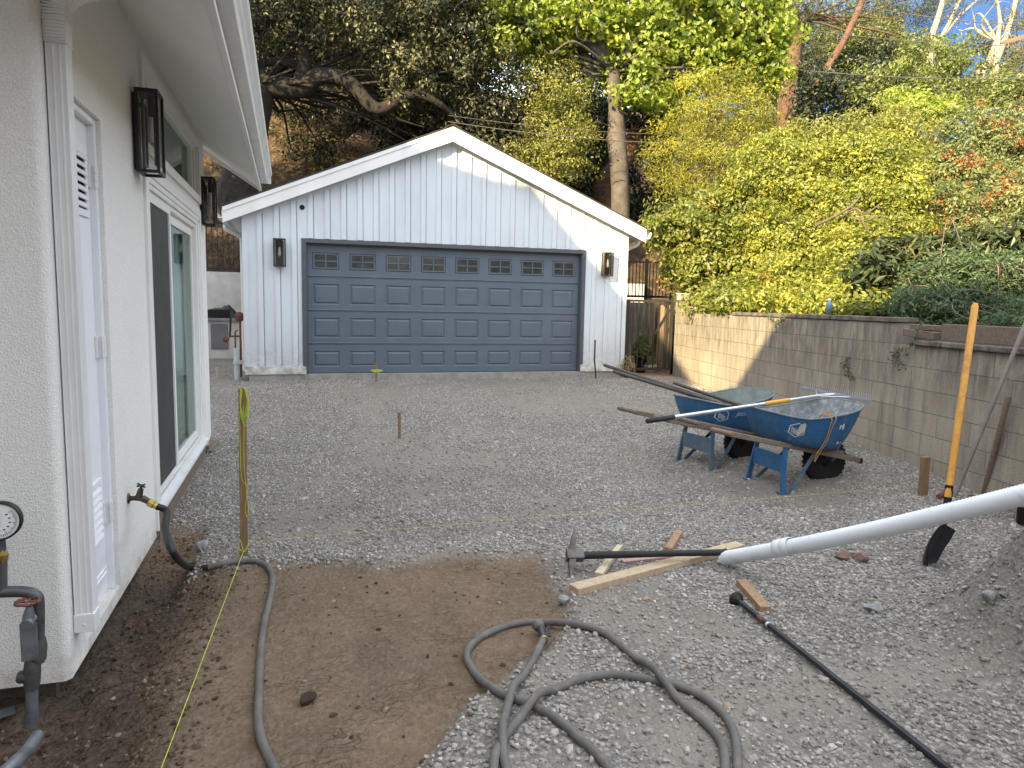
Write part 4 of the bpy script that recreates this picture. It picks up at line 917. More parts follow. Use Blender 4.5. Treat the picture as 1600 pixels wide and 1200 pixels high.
sl_ = (gl_[-1][1] - gl_[-2][1]) / (gl_[-1][0] - gl_[-2][0]); vlow = wl_[0][1] - .03
ulow = gl_[-1][0] + (vlow - 1.0 - gl_[-1][1]) / sl_
blk = thing('shade_blocker', 'tall tan sun blocker added out of view behind and left of the camera', 'house', (-10, 3, 0)); mb = MB()
sunprism(mb, [(-26, 0), (-26, gl_[0][1])] + gl_ + [(ulow, vlow - 1.0), (ulow, 0)], -7.5, -13)  # added blocker, outline shaped to drop the shadow edge on the garage gable
ob('wall', mb, plain('blocker_tan', (.58, .54, .47), .9, .12, 3, bump=.003), blk)
blk = thing('shade_blocker', 'lower tan sun blocker added out of view behind the camera', 'house', (-5, -8, 0)); mb = MB()
sunprism(mb, [(ulow - 1.5, 0), (ulow - 1.5, vlow)] + wl_ + [(wl_[-1][0] + .25, wl_[-1][1] + .05), (16, wl_[-1][1] + .15), (16, 0)], -7.0, -12)  # added blocker, outline shaped to drop the shadow edge on the block wall
ob('wall', mb, plain('blocker_tan', (.58, .54, .47), .9, .12, 3, bump=.003), blk)

# ================================================================== WHEELBARROWS
def tray_ring(h, inset=0.):
    """horizontal ring of the tray at height fraction h (0 bottom .. 1 rim), 40 points, local coordinates"""
    pts = []
    xb0, xb1, hb = -.06, .54, .25; xt0, xt1, ht = -.20, .77, .345
    e = h ** .55
    x0 = xb0 + (xt0 - xb0) * e + inset; x1 = xb1 + (xt1 - xb1) * h ** .8 - inset; hw = hb + (ht - hb) * e - inset
    cx, ax = (x0 + x1) / 2, (x1 - x0) / 2
    for i in range(44):
        a = 2 * math.pi * i / 44; ca, sa = math.cos(a), math.sin(a); q = 2 / (3.6 if ca < 0 else 2.9)
        px = cx + ax * math.copysign(abs(ca) ** q, ca); py = hw * math.copysign(abs(sa) ** q, sa)
        zr = .640 + .095 * max(0, (px - .12) / .65) ** 1.6 + .04 * max(0, (.10 - px) / .25) ** 1.5
        zb_ = .412 - .15 * px; pts.append((px, py, zb_ + (zr - zb_) * h))
    return pts
def side_point(xl, h, off):
    """point on the near (-y) outer side of the tray"""
    r_ = [p for p in tray_ring(h) if p[1] < -.02]; r_.sort()
    for a, b in zip(r_[:-1], r_[1:]):
        if a[0] <= xl <= b[0]:
            t_ = (xl - a[0]) / (b[0] - a[0] + 1e-9); p = Vector(a) + (Vector(b) - Vector(a)) * t_; return Vector((p.x, p.y - off, p.z - off * .5))
    return Vector((xl, -.3, .5))
def make_wheelbarrow(label, loc, rz, inside, word, cords):
    b = thing('wheelbarrow', label, 'wheelbarrow', loc, rz, 'wheelbarrows by the block wall')
    tm = MB(); H = [0, .06, .18, .34, .52, .7, .86, 1.0]; n = 44
    out = [tray_ring(h) for h in H]; inn = [[(x_, y_, z_ + .006) for x_, y_, z_ in tray_ring(h, .006)] for h in H]
    def loft(rings, flip):
        vs = [p for r_ in rings for p in r_]
        fs = [(i * n + j, i * n + (j + 1) % n, (i + 1) * n + (j + 1) % n, (i + 1) * n + j) for i in range(len(rings) - 1) for j in range(n)]
        tm.add(vs, [f if not flip else f[::-1] for f in fs], True)
    loft(out, False); tm.add(out[0], [tuple(range(n - 1, -1, -1))]); tm.mi = 1; loft(inn, True); tm.add(inn[0], [tuple(range(n))])
    to = ob('tray', tm, [M['blue'], M[inside]], b, world=False)
    rim = [Vector(p) for p in tray_ring(1.0)]; ob('rim', MB().tube(rim + [rim[0]], .009, 8, cap=False), M['rim'], to, world=False)
    for sg in (-1, 1):
        g0, g1, g2 = Vector((-.80, sg * .285, .575)), Vector((-.58, sg * .26, .520)), Vector((.82, sg * .105, .215))
        hm = MB(); hm.tube([g0, g0 + (g1 - g0) * .08, g0 + (g1 - g0) * .5, g1], [.013, .021, .021, .023], 10); hm.beam(g1 - (g2 - g1) * .02, g2, .040, .045)
        ob('handle', hm, M['wood_handle'] if sg < 0 else M['wood_grey'], b, world=False, bevel=.006)
        wd = MB(); p_ = g1 + (g2 - g1) * .52; q_ = g1 + (g2 - g1) * .86; wd.prism([(p_.x, p_.y - .018, p_.z + .02), (q_.x, q_.y - .018, q_.z + .02), (q_.x, q_.y - .018, .405 - .15 * q_.x), (p_.x, p_.y - .018, .405 - .15 * p_.x)], (0, .036, 0))
        ob('riser', wd, M['wood_grey'], b, world=False)
        hz = lambda xl: g1.z + (g2.z - g1.z) * (xl - g1.x) / (g2.x - g1.x); hy = lambda xl: g1.y + (g2.y - g1.y) * (xl - g1.x) / (g2.x - g1.x)
        lg = MB(); top = Vector((-.02, hy(-.02), hz(-.02) - .02)); kn = Vector((-.05, sg * .225, .15)); ft = Vector((-.06, sg * .25, .005))
        lg.beam(top, kn, .045, .02, (0, 1, 0)); lg.beam(kn, ft, .045, .024, (0, 1, 0)); lg.box((-.11, sg * .25 - .03, -.005), (-.01, sg * .25 + .03, .008))
        ob('leg', lg, M['blue_worn'] if inside == 'cement2' else M['blue'], b, world=False, bevel=.004)
        br = MB(); br.beam((.02, sg * .245, .01), (.30, hy(.30), hz(.30) - .022), .035, .008, (0, 1, 0)); ob('leg_brace', br, M['blue_worn'], b, world=False)
        fk = MB(); fk.beam((.54, sg * .085, .21), (.54, hy(.54) , hz(.54) - .02), .03, .012, (0, 1, 0)); fk.beam((.55, hy(.55), .30), (.62, hy(.62) * .9, .44), .025, .006, (0, 1, 0)); ob('axle_bracket', fk, M['blue_worn'], b, world=False)
    ob('cross_plate', MB().beam((-.045, -.215, .235), (-.045, .215, .235), .010, .15), M['blue_worn'] if inside == 'cement2' else M['blue'], b, world=False, bevel=.003)
    ob('nose_bar', MB().beam((.835, -.125, .21), (.835, .125, .21), .03, .05), M['steel_dark'], b, world=False, bevel=.004)
    wc = (.54, 0, .21); wl = MB(); wl.lathe([(.105, -.035), (.15, -.050), (.192, -.045), (.208, -.02), (.211, 0), (.208, .02), (.192, .045), (.15, .050), (.105, .035), (.105, -.035)], wc, (0, 1, 0), 36)
    for i in range(30):
        a = 2 * math.pi * i / 30; c_, s_ = math.cos(a), math.sin(a)
        wl.beam((wc[0] + .205 * c_, -.034, wc[2] + .205 * s_), (wc[0] + .205 * math.cos(a + .09), .034, wc[2] + .205 * math.sin(a + .09)), .018, .014, (c_, 0, s_))
    wo = ob('wheel', wl, M['tyre'], b, world=False)
    ob('hub', MB().lathe([(0, -.045), (.03, -.045), (.032, -.02), (.09, -.028), (.108, -.036), (.108, .036), (.09, .028), (.032, .02), (.03, .045), (0, .045)], wc, (0, 1, 0), 24), M['steel_dark'], wo, world=False)
    ob('axle', MB().tube([(.54, -.11, .21), (.54, .11, .21)], .010, 8), M['steel_worn'], wo, world=False)
    # hexagonal emblem and lettering painted on the near side
    hx = MB()
    def hexring(cx_, ch_, r0, r1, sx=.075, sh=.27):
        pts = lambda r: [(cx_ + r * sx * math.sin(i * math.pi / 3), ch_ + r * sh * math.cos(i * math.pi / 3)) for i in range(6)]
        A, B = pts(r0), pts(r1)
        for i in range(6):
            q = [A[i], A[(i + 1) % 6], B[(i + 1) % 6], B[i]]; hx.add([side_point(u, v, .0035) for u, v in q], [(0, 1, 2, 3)])
    hexring(-.0 if word == '' else -.01, .57, 1.0, .88); 
    for k_ in range(6): hx.add([side_point(u, v, .0035) for u, v in ((-.05 + k_ * .012, .66 - .02 * k_), (-.044 + k_ * .012, .67 - .02 * k_), (-.035 + k_ * .012, .45 - .02 * k_), (-.041 + k_ * .012, .45 - .02 * k_))], [(0, 1, 2, 3)])
    ob('emblem', hx, M['decal'], to, world=False)
    if word == '':
        ov = MB(); c0, h0 = .03, .63; ring_ = [side_point(c0 + .030 * math.cos(a) + .018 * math.sin(a), h0 + .23 * math.sin(a), .006) for a in np.linspace(0, 2 * math.pi, 17)[:-1]]
        ov.add(ring_, [tuple(range(16))]); ob('torn_sticker', ov, M['decal_cream'], to, world=False)
        mk = MB()
        for (u0, u1, v0, v1) in ((.40, .418, .62, .74), (.418, .432, .68, .72), (.432, .452, .60, .76), (.42, .44, .18, .27), (.46, .472, .20, .26)): mk.add([side_point(u, v, .004) for u, v in ((u0, v0), (u1, v0), (u1, v1), (u0, v1))], [(0, 1, 2, 3)])
        ob('paint_mark', mk, M['decal'], to, world=False)
    cv = bpy.data.curves.new('lettering', 'FONT'); cv.body = 'Jackson'; cv.size = 1; cv.shear = .3; cv.resolution_u = 3
    tmp = bpy.data.objects.new('lettering', cv); COL.objects.link(tmp); tme = bpy.data.meshes.new_from_object(tmp); COL.objects.unlink(tmp); bpy.data.objects.remove(tmp)
    wdt = max(v_.co.x for v_ in tme.vertices); lx0, lx1, lh0, lh1 = (.14, .40, .60, .84) if word else (.17, .34, .66, .80)
    if word:
        for v_ in tme.vertices: v_.co = side_point(lx0 + (lx1 - lx0) * v_.co.x / wdt, lh0 + (lh1 - lh0) * v_.co.y, .004)
        tme.materials.append(M['decal']); lo = bpy.data.objects.new('lettering', tme); link(lo, to)
    return b, to
zb = gz(3.71, 6.06); wb1, tr1 = make_wheelbarrow('rear blue wheelbarrow with dusty empty tray holding two long dark tool handles', (3.80, 6.12, zb), R(9), 'cement2', 'Jackson', False)
wb2, tr2 = make_wheelbarrow('front blue wheelbarrow with cement crusted tray and orange cord over its side', (3.97, 5.22, gz(3.95, 5.2)), R(-1), 'cement', '', True)
W2 = Matrix.Translation(wb2.location) @ Matrix.Rotation(R(-1), 4, 'Z'); W1 = Matrix.Translation(wb1.location) @ Matrix.Rotation(R(9), 4, 'Z')
def sw(xl, h, off=.012): return W2 @ side_point(xl, h, off)
rimz = W2 @ Vector((.30, -.30, .60))
cd = MB()
c1 = [W2 @ Vector((.27, -.22, .63)), W2 @ Vector((.275, -.30, .675)), sw(.285, 1.0, .02), sw(.29, .8), sw(.285, .4), sw(.265, .06), W2 @ Vector((.24, -.26, .32)), W2 @ Vector((.235, -.25, .26))]
c2 = [W2 @ Vector((.27, -.22, .63)), W2 @ Vector((.30, -.29, .68)), sw(.325, 1.02, .02), sw(.315, .75), sw(.30, .3), sw(.285, .05), W2 @ Vector((.265, -.26, .32)), W2 @ Vector((.238, -.25, .255))]
for c_ in (c1, c2): cd.tube(smooth_path(c_, 5), .0045, 6)
cd.tube([W2 @ Vector((.30 + .05 * math.cos(a), -.27 + .05 * math.sin(a), .672 + .012 * math.cos(a))) for a in np.linspace(0, 5.6, 16)], .0045, 6)
tag(ob('cord', cd, M['cord']), 'tan cord looped over the side of the front wheelbarrow tray', 'cord')

# long handled tools lying in the trays
def pole(name, label, cat, p0, p1, r0, r1, mat, parts=None, group=None, n=10, tipround=True):
    p0, p1 = Vector([float(c) for c in p0]), Vector([float(c) for c in p1]); t_ = thing(name, label, cat, p1, group=group); d = (p1 - p0)
    ob('handle', MB().tube([p0, p0 + d * .008, p0 + d * .05, p0 + d * .5, p1], [r0 * .45, r0 * .9, r0, (r0 + r1) / 2, r1], n), mat, t_); return t_
def shovel_blade(t_, base, d, nrm, mat, Lb=.30, Wb=.22):
    base, d, nrm = Vector(base), Vector(d).normalized(), Vector(nrm); nrm = (nrm - d * nrm.dot(d)).normalized(); sd = d.cross(nrm)
    vs = []; nu, nv = 8, 9
    for th in (0, .004):
        for i in range(nu + 1):
            u = i / nu; wv_ = Wb / 2 * (.55 + .45 * min(1, u * 4)) * (1 if u < .6 else math.cos((u - .6) / .4 * 1.35) ** .6)
            for j in range(nv + 1):
                v = j / nv * 2 - 1; vs.append(base + d * (u * Lb) + sd * v * wv_ + nrm * (.035 * (v * v) - .04 * math.sin(u * 2.2) + th))
    k_ = (nu + 1) * (nv + 1); fs = []
    for i in range(nu):
        for j in range(nv):
            a = i * (nv + 1) + j; q = (a, a + 1, a + nv + 2, a + nv + 1); fs += [q, tuple(k_ + x_ for x_ in q[::-1])]
    b_ = MB(); b_.add(vs, fs, True); b_.tube([base - d * .16, base + d * .06], [.020, .014], 8); ob('blade', b_, mat, t_)
def in_tray(Wm, x, y, z): return Wm @ Vector((x, y, z))
e1s = aty(943, 570, 7.35); e1e = in_tray(W1, .30, .02, .60)
t_ = pole('shovel', 'uppermost dark handled shovel lying in the rear wheelbarrow tray', 'shovel', e1s, e1e, .019, .019, M['wood_dark'], group='tools lying in the wheelbarrows'); shovel_blade(t_, e1e, Vector(e1e) - Vector(e1s), (0, 0, 1), M['steel_worn'])
e2s = aty(958, 580, 7.1); e2e = in_tray(W1, .24, -.08, .60)
t_ = pole('shovel', 'dark handled shovel lying just below another one in the rear wheelbarrow tray', 'shovel', e2s, e2e, .019, .019, M['wood_dark'], group='tools lying in the wheelbarrows'); shovel_blade(t_, e2e, Vector(e2e) - Vector(e2s), (0, 0, 1), M['steel_worn'])
e3s = aty(1052, 598, 6.55); e3e = in_tray(W2, .10, .08, .58)
t_ = pole('shovel', 'dark handled shovel resting in the cement crusted front wheelbarrow tray', 'shovel', e3s, e3e, .018, .018, M['wood_dark'], group='tools lying in the wheelbarrows'); shovel_blade(t_, e3e, Vector(e3e) - Vector(e3s), (0, 0, 1), M['steel_worn'])
# landscape rake
ra, rb_ = Vector(aty(1010, 658, 4.92)), Vector(aty(1290, 617, 5.52)); d = (rb_ - ra); Lr = d.length; d.normalize()
rk_ = thing('landscape_rake', 'wide aluminium rake with black grip and yellow sleeve lying across both wheelbarrows', 'rake', ra)
ob('tube', MB().tube([ra + d * .26, rb_], .0165, 12), M['alu'], rk_); ob('grip', MB().tube([ra, ra + d * .01, ra + d * .29], [.013, .021, .021], 12), M['black_rubber'], rk_); ob('sleeve', MB().tube([ra + d * Lr * .615, ra + d * Lr * .76], .0205, 12), M['yellow'], rk_)
hl, hr = Vector(aty(1253, 607, 5.92)), Vector(aty(1361, 627, 5.05)); hm = MB(); hm.beam(hl, hr, .012, .035, (0, .3, 1)); ho = ob('head', hm, M['alu'], rk_)
hd = (hr - hl); tn = MB(); upv = Vector((.10, .02, 1)).normalized()
for i in range(34): p_ = hl + hd * (i + .5) / 34; tn.beam(p_, p_ + upv * .062, .007, .004, (1, .1, 0))
for i in range(12): p_ = hl + hd * i / 12; 
ob('teeth', tn, M['alu'], ho); sb = MB(); mid = (hl + hr) / 2
sb.tube([rb_ - d * .12, hl + hd * .22], .006, 6); sb.tube([rb_ - d * .12, hl + hd * .72], .006, 6); sb.tube([rb_ - d * .02, mid], .014, 8); ob('bracket', sb, M['alu'], rk_)

# ================================================================== STAKES, STRING LINES
sb_ = gp(381, 868); stx, sty = sb_[0], sb_[1]; top = aty(379, 607, sty)
stk = thing('wooden_stake', 'tall square wooden stake with lime string wound round its top', 'stake', (stx, sty, sb_[2] - .02))
ob('post', MB().beam((stx, sty, sb_[2] - .15), (top[0], sty, top[2]), .046, .030, (0, 1, 0)), M['wood_stake'], stk, bevel=.002)
sg_ = MB(); zt_ = top[2]; yq = sty - .020
for q in range(5):
    w0 = .012 + .005 * q; zl = .15 + .02 * q; off = .003 * q
    sg_.tube(smooth_path([(top[0] - .012 + off, yq, zt_ - .002), (top[0] - .015, yq - .004, zt_ - zl * .6), (top[0] + .002 + w0 * .3, yq - .006, zt_ - zl), (top[0] + .018 + w0 * .5, yq - .004, zt_ - zl * .55), (top[0] + .012 + off, yq, zt_ - .001), (top[0], yq + .02, zt_ + .003)], 5), .0022, 5)
sg_.tube(smooth_path([(top[0] - .018, yq, zt_ - .14), (top[0] - .02, yq - .006, zt_ - .4), (top[0] - .014, yq - .006, zt_ - .56), (top[0] + .016, yq - .006, zt_ - .60), (top[0] + .012, yq - .006, zt_ - .66), (top[0] + .004, yq - .006, zt_ - .72), (top[0] + .001, yq - .006, zt_ - .77), (top[0] + .012, yq - .007, zt_ - .80), (top[0] + .022, yq - .006, zt_ - .76), (top[0] + .012, yq - .006, zt_ - .66), (top[0] + .0, yq - .006, zt_ - .45), (top[0] + .006, yq - .006, zt_ - .2), (top[0] + .002, yq - .004, zt_ - .1)], 6), .0019, 5)
for q in range(4): sg_.tube([(top[0] + .026 * math.cos(a), sty + .022 * math.sin(a), zt_ - .15 - .007 * q) for a in np.linspace(0, 2 * math.pi, 13)], .0022, 5)
ob('string_coil', sg_, M['string'], stk)
kn = Vector((stx + .0, sty - .028, sb_[2] + .035)); ln = MB(); far = gp(1432, 768) + np.array([0, 0, .05]); near = gp(250, 1215) + np.array([0, 0, .02])
ln.tube([kn, near], .0022, 5); tag(ob('string_line', ln, M['string']), 'taut lime string running from the tall stake toward the camera beside the trench', 'string line', 'string lines')
ln = MB(); k2 = Vector((stx + .02, sty - .01, sb_[2] + .09)); ln.tube([k2, Vector(far)], .0011, 5); tag(ob('string_line', ln, M['string']), 'thin lime string stretched across the gravel toward the block wall', 'string line', 'string lines')
kt_ = MB(); kt_.tube(smooth_path([kn + Vector((-.03, 0, .03)), kn, kn + Vector((.03, 0, .045)), kn + Vector((.005, -.01, .0)), kn + Vector((-.02, 0, .08)), kn + Vector((-.035, 0, -.02))], 4), .0025, 5)
kt_.lathe([(0, -.008), (.008, 0), (0, .008)], kn, (0, 0, 1), 8); ob('knot', kt_, M['string'], stk)
def small_stake(label, px, py, ty, w_, mat, lean=(0, 0), name='wooden_stake', grp=None):
    p = gp(px, py); tp_ = aty(px + lean[0], ty, p[1]); t_ = thing(name, label, 'stake', p)
    ob('post', MB().beam((p[0], p[1], p[2] - .08), tp_, w_, w_ * .7, (0, 1, 0)), mat, t_, bevel=.002); return t_, p, Vector(tp_)
small_stake('short orange brown wooden stake standing in the middle of the gravel', 624, 685, 644, .032, M['wood_stake'])
t_, p, tp_ = small_stake('short wooden stake with lime string in front of the garage door', 588, 597, 567, .03, M['wood_stake'])
sg_ = MB(); 
for q in range(3): sg_.tube([(tp_.x + (.06 + .02 * q) * math.cos(a), tp_.y - .04, tp_.z - .14 + .014 * math.sin(a) + .008 * q) for a in np.linspace(0, 2 * math.pi, 14)], .006, 5)
ob('string_coil', sg_, M['string'], t_)
small_stake('small pale wooden stake in the dirt gap left of the garage', 339, 590, 574, .028, M['wood_pale'])
small_stake('stout round brown wooden peg beside the block wall', 1442, 774, 714, .062, M['wood_stake'], (4, 0))
p = aty(932, 590, 11.9); p[2] = gz(p[0], p[1]); tp_ = aty(930, 531, 11.9)
t_ = thing('rusty_bar', 'thin rusty iron bar standing against the white base board right of the garage door', 'bar', p); ob('rod', MB().tube([p - np.array([0, 0, .1]), (p + tp_) / 2 + np.array([-.025, 0, 0]), tp_], .015, 8), M['iron'], t_)

# ================================================================== TOOLS AND MATERIAL ON THE RIGHT
# standing yellow shovel
bl = gp(1447, 884); bt = aty(1480, 782, bl[1] + .02); tpv = aty(1524, 474, bl[1] + .25)
sh = thing('shovel', 'upright shovel with chipped yellow handle and black blade stuck in the gravel', 'shovel', bl)
dv = (Vector(tpv) - Vector(bt)).normalized(); a0 = Vector(bt)
ob('handle', MB().tube([a0 + dv * .02, a0 + dv * .5, Vector(tpv) - dv * .02, Vector(tpv)], [.021, .022, .022, .012], 12), M['yellow_handle'], sh)
bl2 = gp(1470, 880); sock = Vector(aty(1479, 800, bl[1] + .02)); nk = Vector(aty(1474, 822, bl[1] + .02))
ob('socket', MB().tube([a0 + dv * .10, sock, nk], [.025, .023, .017], 10), M['steel_dark'], sh)
bm2 = MB(); tipp = Vector(gp(1446, 886)) + Vector((0, 0, -.01)); dd_ = (tipp - nk); Ls = dd_.length; dd_.normalize(); nr = Vector((.55, -.75, .35)); nr = (nr - dd_ * nr.dot(dd_)).normalized(); s_ = dd_.cross(nr)
vs = []; nu, nv = 8, 10
for th in (0, .005):
    for i in range(nu + 1):
        u = i / nu; wv_ = .115 * (.75 + .25 * min(1, u * 4)) * (1 if u < .55 else max(.05, math.cos((u - .55) / .45 * 1.5)) ** .55)
        for j in range(nv + 1):
            v = j / nv * 2 - 1; vs.append(nk + dd_ * (u * Ls * 1.02 - .02) + s_ * v * wv_ + nr * (.04 * v * v - .035 * math.sin(u * 2.4) + th))
k_ = (nu + 1) * (nv + 1); fs = []
for i in range(nu):
    for j in range(nv): a = i * (nv + 1) + j; q = (a, a + 1, a + nv + 2, a + nv + 1); fs += [q, tuple(k_ + x_ for x_ in q[::-1])]
bm2.add(vs, fs, True); ob('blade', bm2, M['steel_dark'], sh)
# leaning poles
def lean(name, label, b_px, t_px, yt, r0, mat, cat='pole'):
    p = Vector(gp(*b_px)); tpx = Vector(aty(t_px[0], t_px[1], yt)); t_ = thing(name, label, cat, p); ob('shaft', MB().tube([p, p + (tpx - p) * .5, tpx - (tpx - p) * .01, tpx], [r0, r0, r0, r0 * .6], 10), mat, t_); return t_, p, tpx
def ywall(px, py):
    r = ray(px, py); n_ = np.array([1, -.2, 0]); t_ = ((np.array([4.5 - .06, 0, 0]) - CAM) @ n_) / (r @ n_); return (CAM + r * t_)[1]
t_, p, q_ = lean('leaning_pole', 'long grey pole leaning to the right against the block wall', (1487, 786), (1606, 498), ywall(1606, 498), .017, M['grey_pole'])
ob('tip', MB().tube([p, p + (q_ - p) * .035], .019, 8), M['white_plastic'], t_)
t_, p, q_ = lean('leaning_stick', 'short brown weathered stick leaning on the block wall near its right end', (1536, 775), (1576, 619), ywall(1576, 619), .022, M['wood_grey'], 'stick')
p = gp(1466, 780); tag(ob('iron_offcut', MB().tube([p + np.array([0, 0, .02]), p + np.array([.09, .03, .03]), p + np.array([.16, .04, .02])], .022, 8), M['red']), 'short rusty red iron offcut lying at the foot of the block wall', 'offcut')
# bucket behind the heap, white corrugated pipe
pA = Vector(gp(1131, 884)) + Vector((0, 0, .048)); cz_ = 2.95; dir_ = ray(1600, 773) / F; pB = Vector(CAM + dir_ * cz_); dpp = (pB - pA); Lp = dpp.length; dpp.normalize()
path = []; rad = []; N_ = 165; Ltot = Lp * 1.5
for i in range(N_ * 2 + 1):
    t_ = i / (N_ * 2); sL = Ltot * t_; sag = -.02 * math.sin(min(1, sL / Lp) * math.pi)
    path.append(pA + dpp * sL + Vector((0, 0, sag))); rad.append(.0440 - (.0042 if i % 2 else 0))
pp = thing('corrugated_pipe', 'white ribbed plastic pipe running from the gravel up over the dirt heap', 'pipe', pA)
mb = MB(); mb.tube(path, rad, 20, cap=False); mb.lathe([(.0435, 0), (.036, 0), (.036, .25)], pA, dpp, 20); ob('tube', mb, M['pvc'], pp)
i0 = .30 * 1; cm = MB(); cm.lathe([(.043, 0), (.0475, .004), (.0475, .045), (.0455, .05), (.0455, .06), (.0475, .065), (.0475, .105), (.043, .11)], pA + dpp * .43 + Vector((0, 0, -.006)), dpp, 20); ob('coupling', cm, M['pvc'], pp)
p = gp(1597, 822) + np.array([.03, 0, .09]); bk = MB(); bk.lathe([(0, 0), (.075, 0), (.09, .11), (.096, .11), (.096, .12), (.08, .12), (.07, .01), (0, .01)], p - np.array([-.03, 0, .09]), (.3, .1, 1), 18); tag(ob('black_bucket', bk, M['black_rubber']), 'black bucket half hidden behind the dirt heap under the white pipe', 'bucket')

# mattock, lumber, offcuts
def plank(name, label, cat, a, b, w_, h_, mat, lift=0., up=(0, 0, 1), **kw):
    a, b = Vector(a), Vector(b); c = MB().beam(a + Vector((0, 0, h_ / 2 + lift)), b + Vector((0, 0, h_ / 2 + lift)), w_, h_, up, **kw); return tag(ob(name, c, mat, bevel=.003), label, cat)
lA, lB = gp(896, 927), gp(1156, 857); plank('lumber_plank', 'long pale lumber plank lying on the gravel under the mattock', 'plank', lA, lB, .088, .04, M['wood_lumber'], w1=.085)
plank('split_wood', 'pale split wood sliver poking out behind the mattock head', 'wood', gp(935, 905), gp(968, 860), .05, .03, M['wood_pale'], .01, w1=.035)
plank('thin_board', 'thin pinkish board lying between the mattock handle and the plank', 'board', gp(972, 880), gp(1072, 868), .05, .018, M['wood_pink'], .0)
plank('wood_block', 'short brown wood block beyond the mattock handle', 'wood block', gp(1044, 866), gp(1061, 838), .05, .045, M['wood_block'])
plank('wood_block', 'small brown wood offcut beside the end of the digging bar', 'wood block', gp(1158, 914), gp(1196, 958), .062, .036, M['wood_block'], w1=.06)
mh, me_ = Vector(gp(893, 893)) + Vector((0, 0, .10)), Vector(aty(1137, 863, gp(1140, 868)[1] - .14))
mt = thing('mattock', 'mattock with dark steel head and black handle lying across the lumber', 'mattock', mh); dm = (me_ - mh).normalized(); Lm = (me_ - mh).length
ob('handle', MB().tube([mh + dm * .05, mh + dm * .2, mh + dm * (Lm * .7), mh + dm * (Lm - .03), me_ - dm * .012, me_], [.024, .023, .019, .021, .026, .016], 12), M['black_rubber'], mt)
hd_ = MB(); upm = Vector((.10, .72, .68)).normalized(); sdm = dm.cross(upm).normalized(); upm = sdm.cross(dm)
hd_.beam(mh - dm * .035, mh + dm * .07, .06, .06, upm)
hd_.beam(mh + upm * .02, mh + upm * .15 + sdm * .0 + dm * .03, .035, .045, dm, .10, .010); 
hd_.beam(mh - upm * .02, mh - upm * .075 - dm * .015, .045, .045, dm, .04, .035); hd_.beam(mh - upm * .07 - dm * .013, mh - upm * .165 - dm * .03, .04, .035, dm, .012, .008)
ob('head', hd_, plain('grey_steel', (.15, .155, .16), .5, .5, 12, .25, col2=(.09, .07, .055)), mt, bevel=.006)
ob('label_band', MB().tube([mh + dm * .27, mh + dm * .30], .0212, 12), M['decal'], mt)
# digging bar
dA, dB = Vector(gp(1153, 947)) + Vector((0, 0, .03)), Vector(gp(1478, 1208)) + Vector((0, 0, .022)); dd = (dB - dA).normalized(); Ld = (dB - dA).length
db = thing('digging_bar', 'long black steel digging bar with round tamping end lying on the gravel', 'digging bar', dA)
mb = MB(); mb.tube([dA, dA + dd * Ld * .5, dA + dd * (Ld + .25)], .0145, 8, smooth=False); ob('shaft', mb, M['steel_dark'], db)
ob('tamper_head', MB().lathe([(0, 0), (.034, 0), (.040, .004), (.040, .014), (.022, .022), (.016, .045)], dA - dd * .03, dd, 20), M['black_rubber'], db)
ob('sticker', MB().tube([dA + dd * .20, dA + dd * .25], .0155, 8), M['red'], db); ob('sticker', MB().tube([dA + dd * .28, dA + dd * .295], .0155, 8), M['decal'], db)
# loose rocks
def rock(label, px, py, sz, mat, sq=(1, 1, .6), name='rock', cat='rock'):
    p = Vector(gp(px, py)); mb = MB(); bmr = bmesh.new(); bmesh.ops.create_icosphere(bmr, subdivisions=2, radius=1)
    rs = random.Random(px * 7 + py)
    ks = [(Vector((rs.uniform(-1, 1), rs.uniform(-1, 1), rs.uniform(-1, 1))).normalized(), rs.uniform(.55, .85)) for _ in range(9)]
    for v_ in bmr.verts:
        c = v_.co.copy()
        for nrm, dist in ks:
            q = c.dot(nrm)
            if q > dist: c -= nrm * (q - dist)
        v_.co = Vector((c.x * sz * sq[0], c.y * sz * sq[1], c.z * sz * sq[2]))
    me = bpy.data.meshes.new(name); bmr.to_mesh(me); bmr.free(); me.materials.append(mat); o = bpy.data.objects.new(name, me); link(o); o.location = p + Vector((0, 0, sz * sq[2] * .45)); o.rotation_euler = (0, 0, rs.uniform(0, 6)); return tag(o, label, cat)
rock('pale flat grey rock on the gravel right of the digging bar', 1362, 953, .055, M['rock'], (1.2, .9, .5)); rock('grey rock at the edge of dirt and gravel beside the plank end', 882, 942, .040, M['rock'], (1, 1, .8))
rock('flat grey rock on the gravel near the foot of the tall stake', 316, 853, .055, M['rock'], (1.2, .8, .5)); rock('bluish grey rock on the gravel in the middle distance before the plank', 972, 826, .055, M['rock'], (1.3, .7, .5))
rock('brown broken brick chunk under the white pipe', 1316, 872, .055, M['brick_chunk'], (1, 1, .8), 'brick_chunk', 'brick'); rock('grey brown broken stone chunk touching the brick chunk under the pipe', 1342, 876, .055, M['brick_chunk'], (1.1, .9, .8), 'stone_chunk', 'stone')
rock('dark damp soil lump sitting on the bare dirt', 480, 1098, .05, M['crumb'], (1, .7, .6), 'soil_lump', 'soil lump')
rock('small pale rock on the bare dirt near the gravel edge', 537, 920, .012, M['rock'], (1, 1, .7)); rock('grey rock lying on the right slope of the gravel below the heap', 1545, 935, .035, M['rock'], (1, 1, .8))

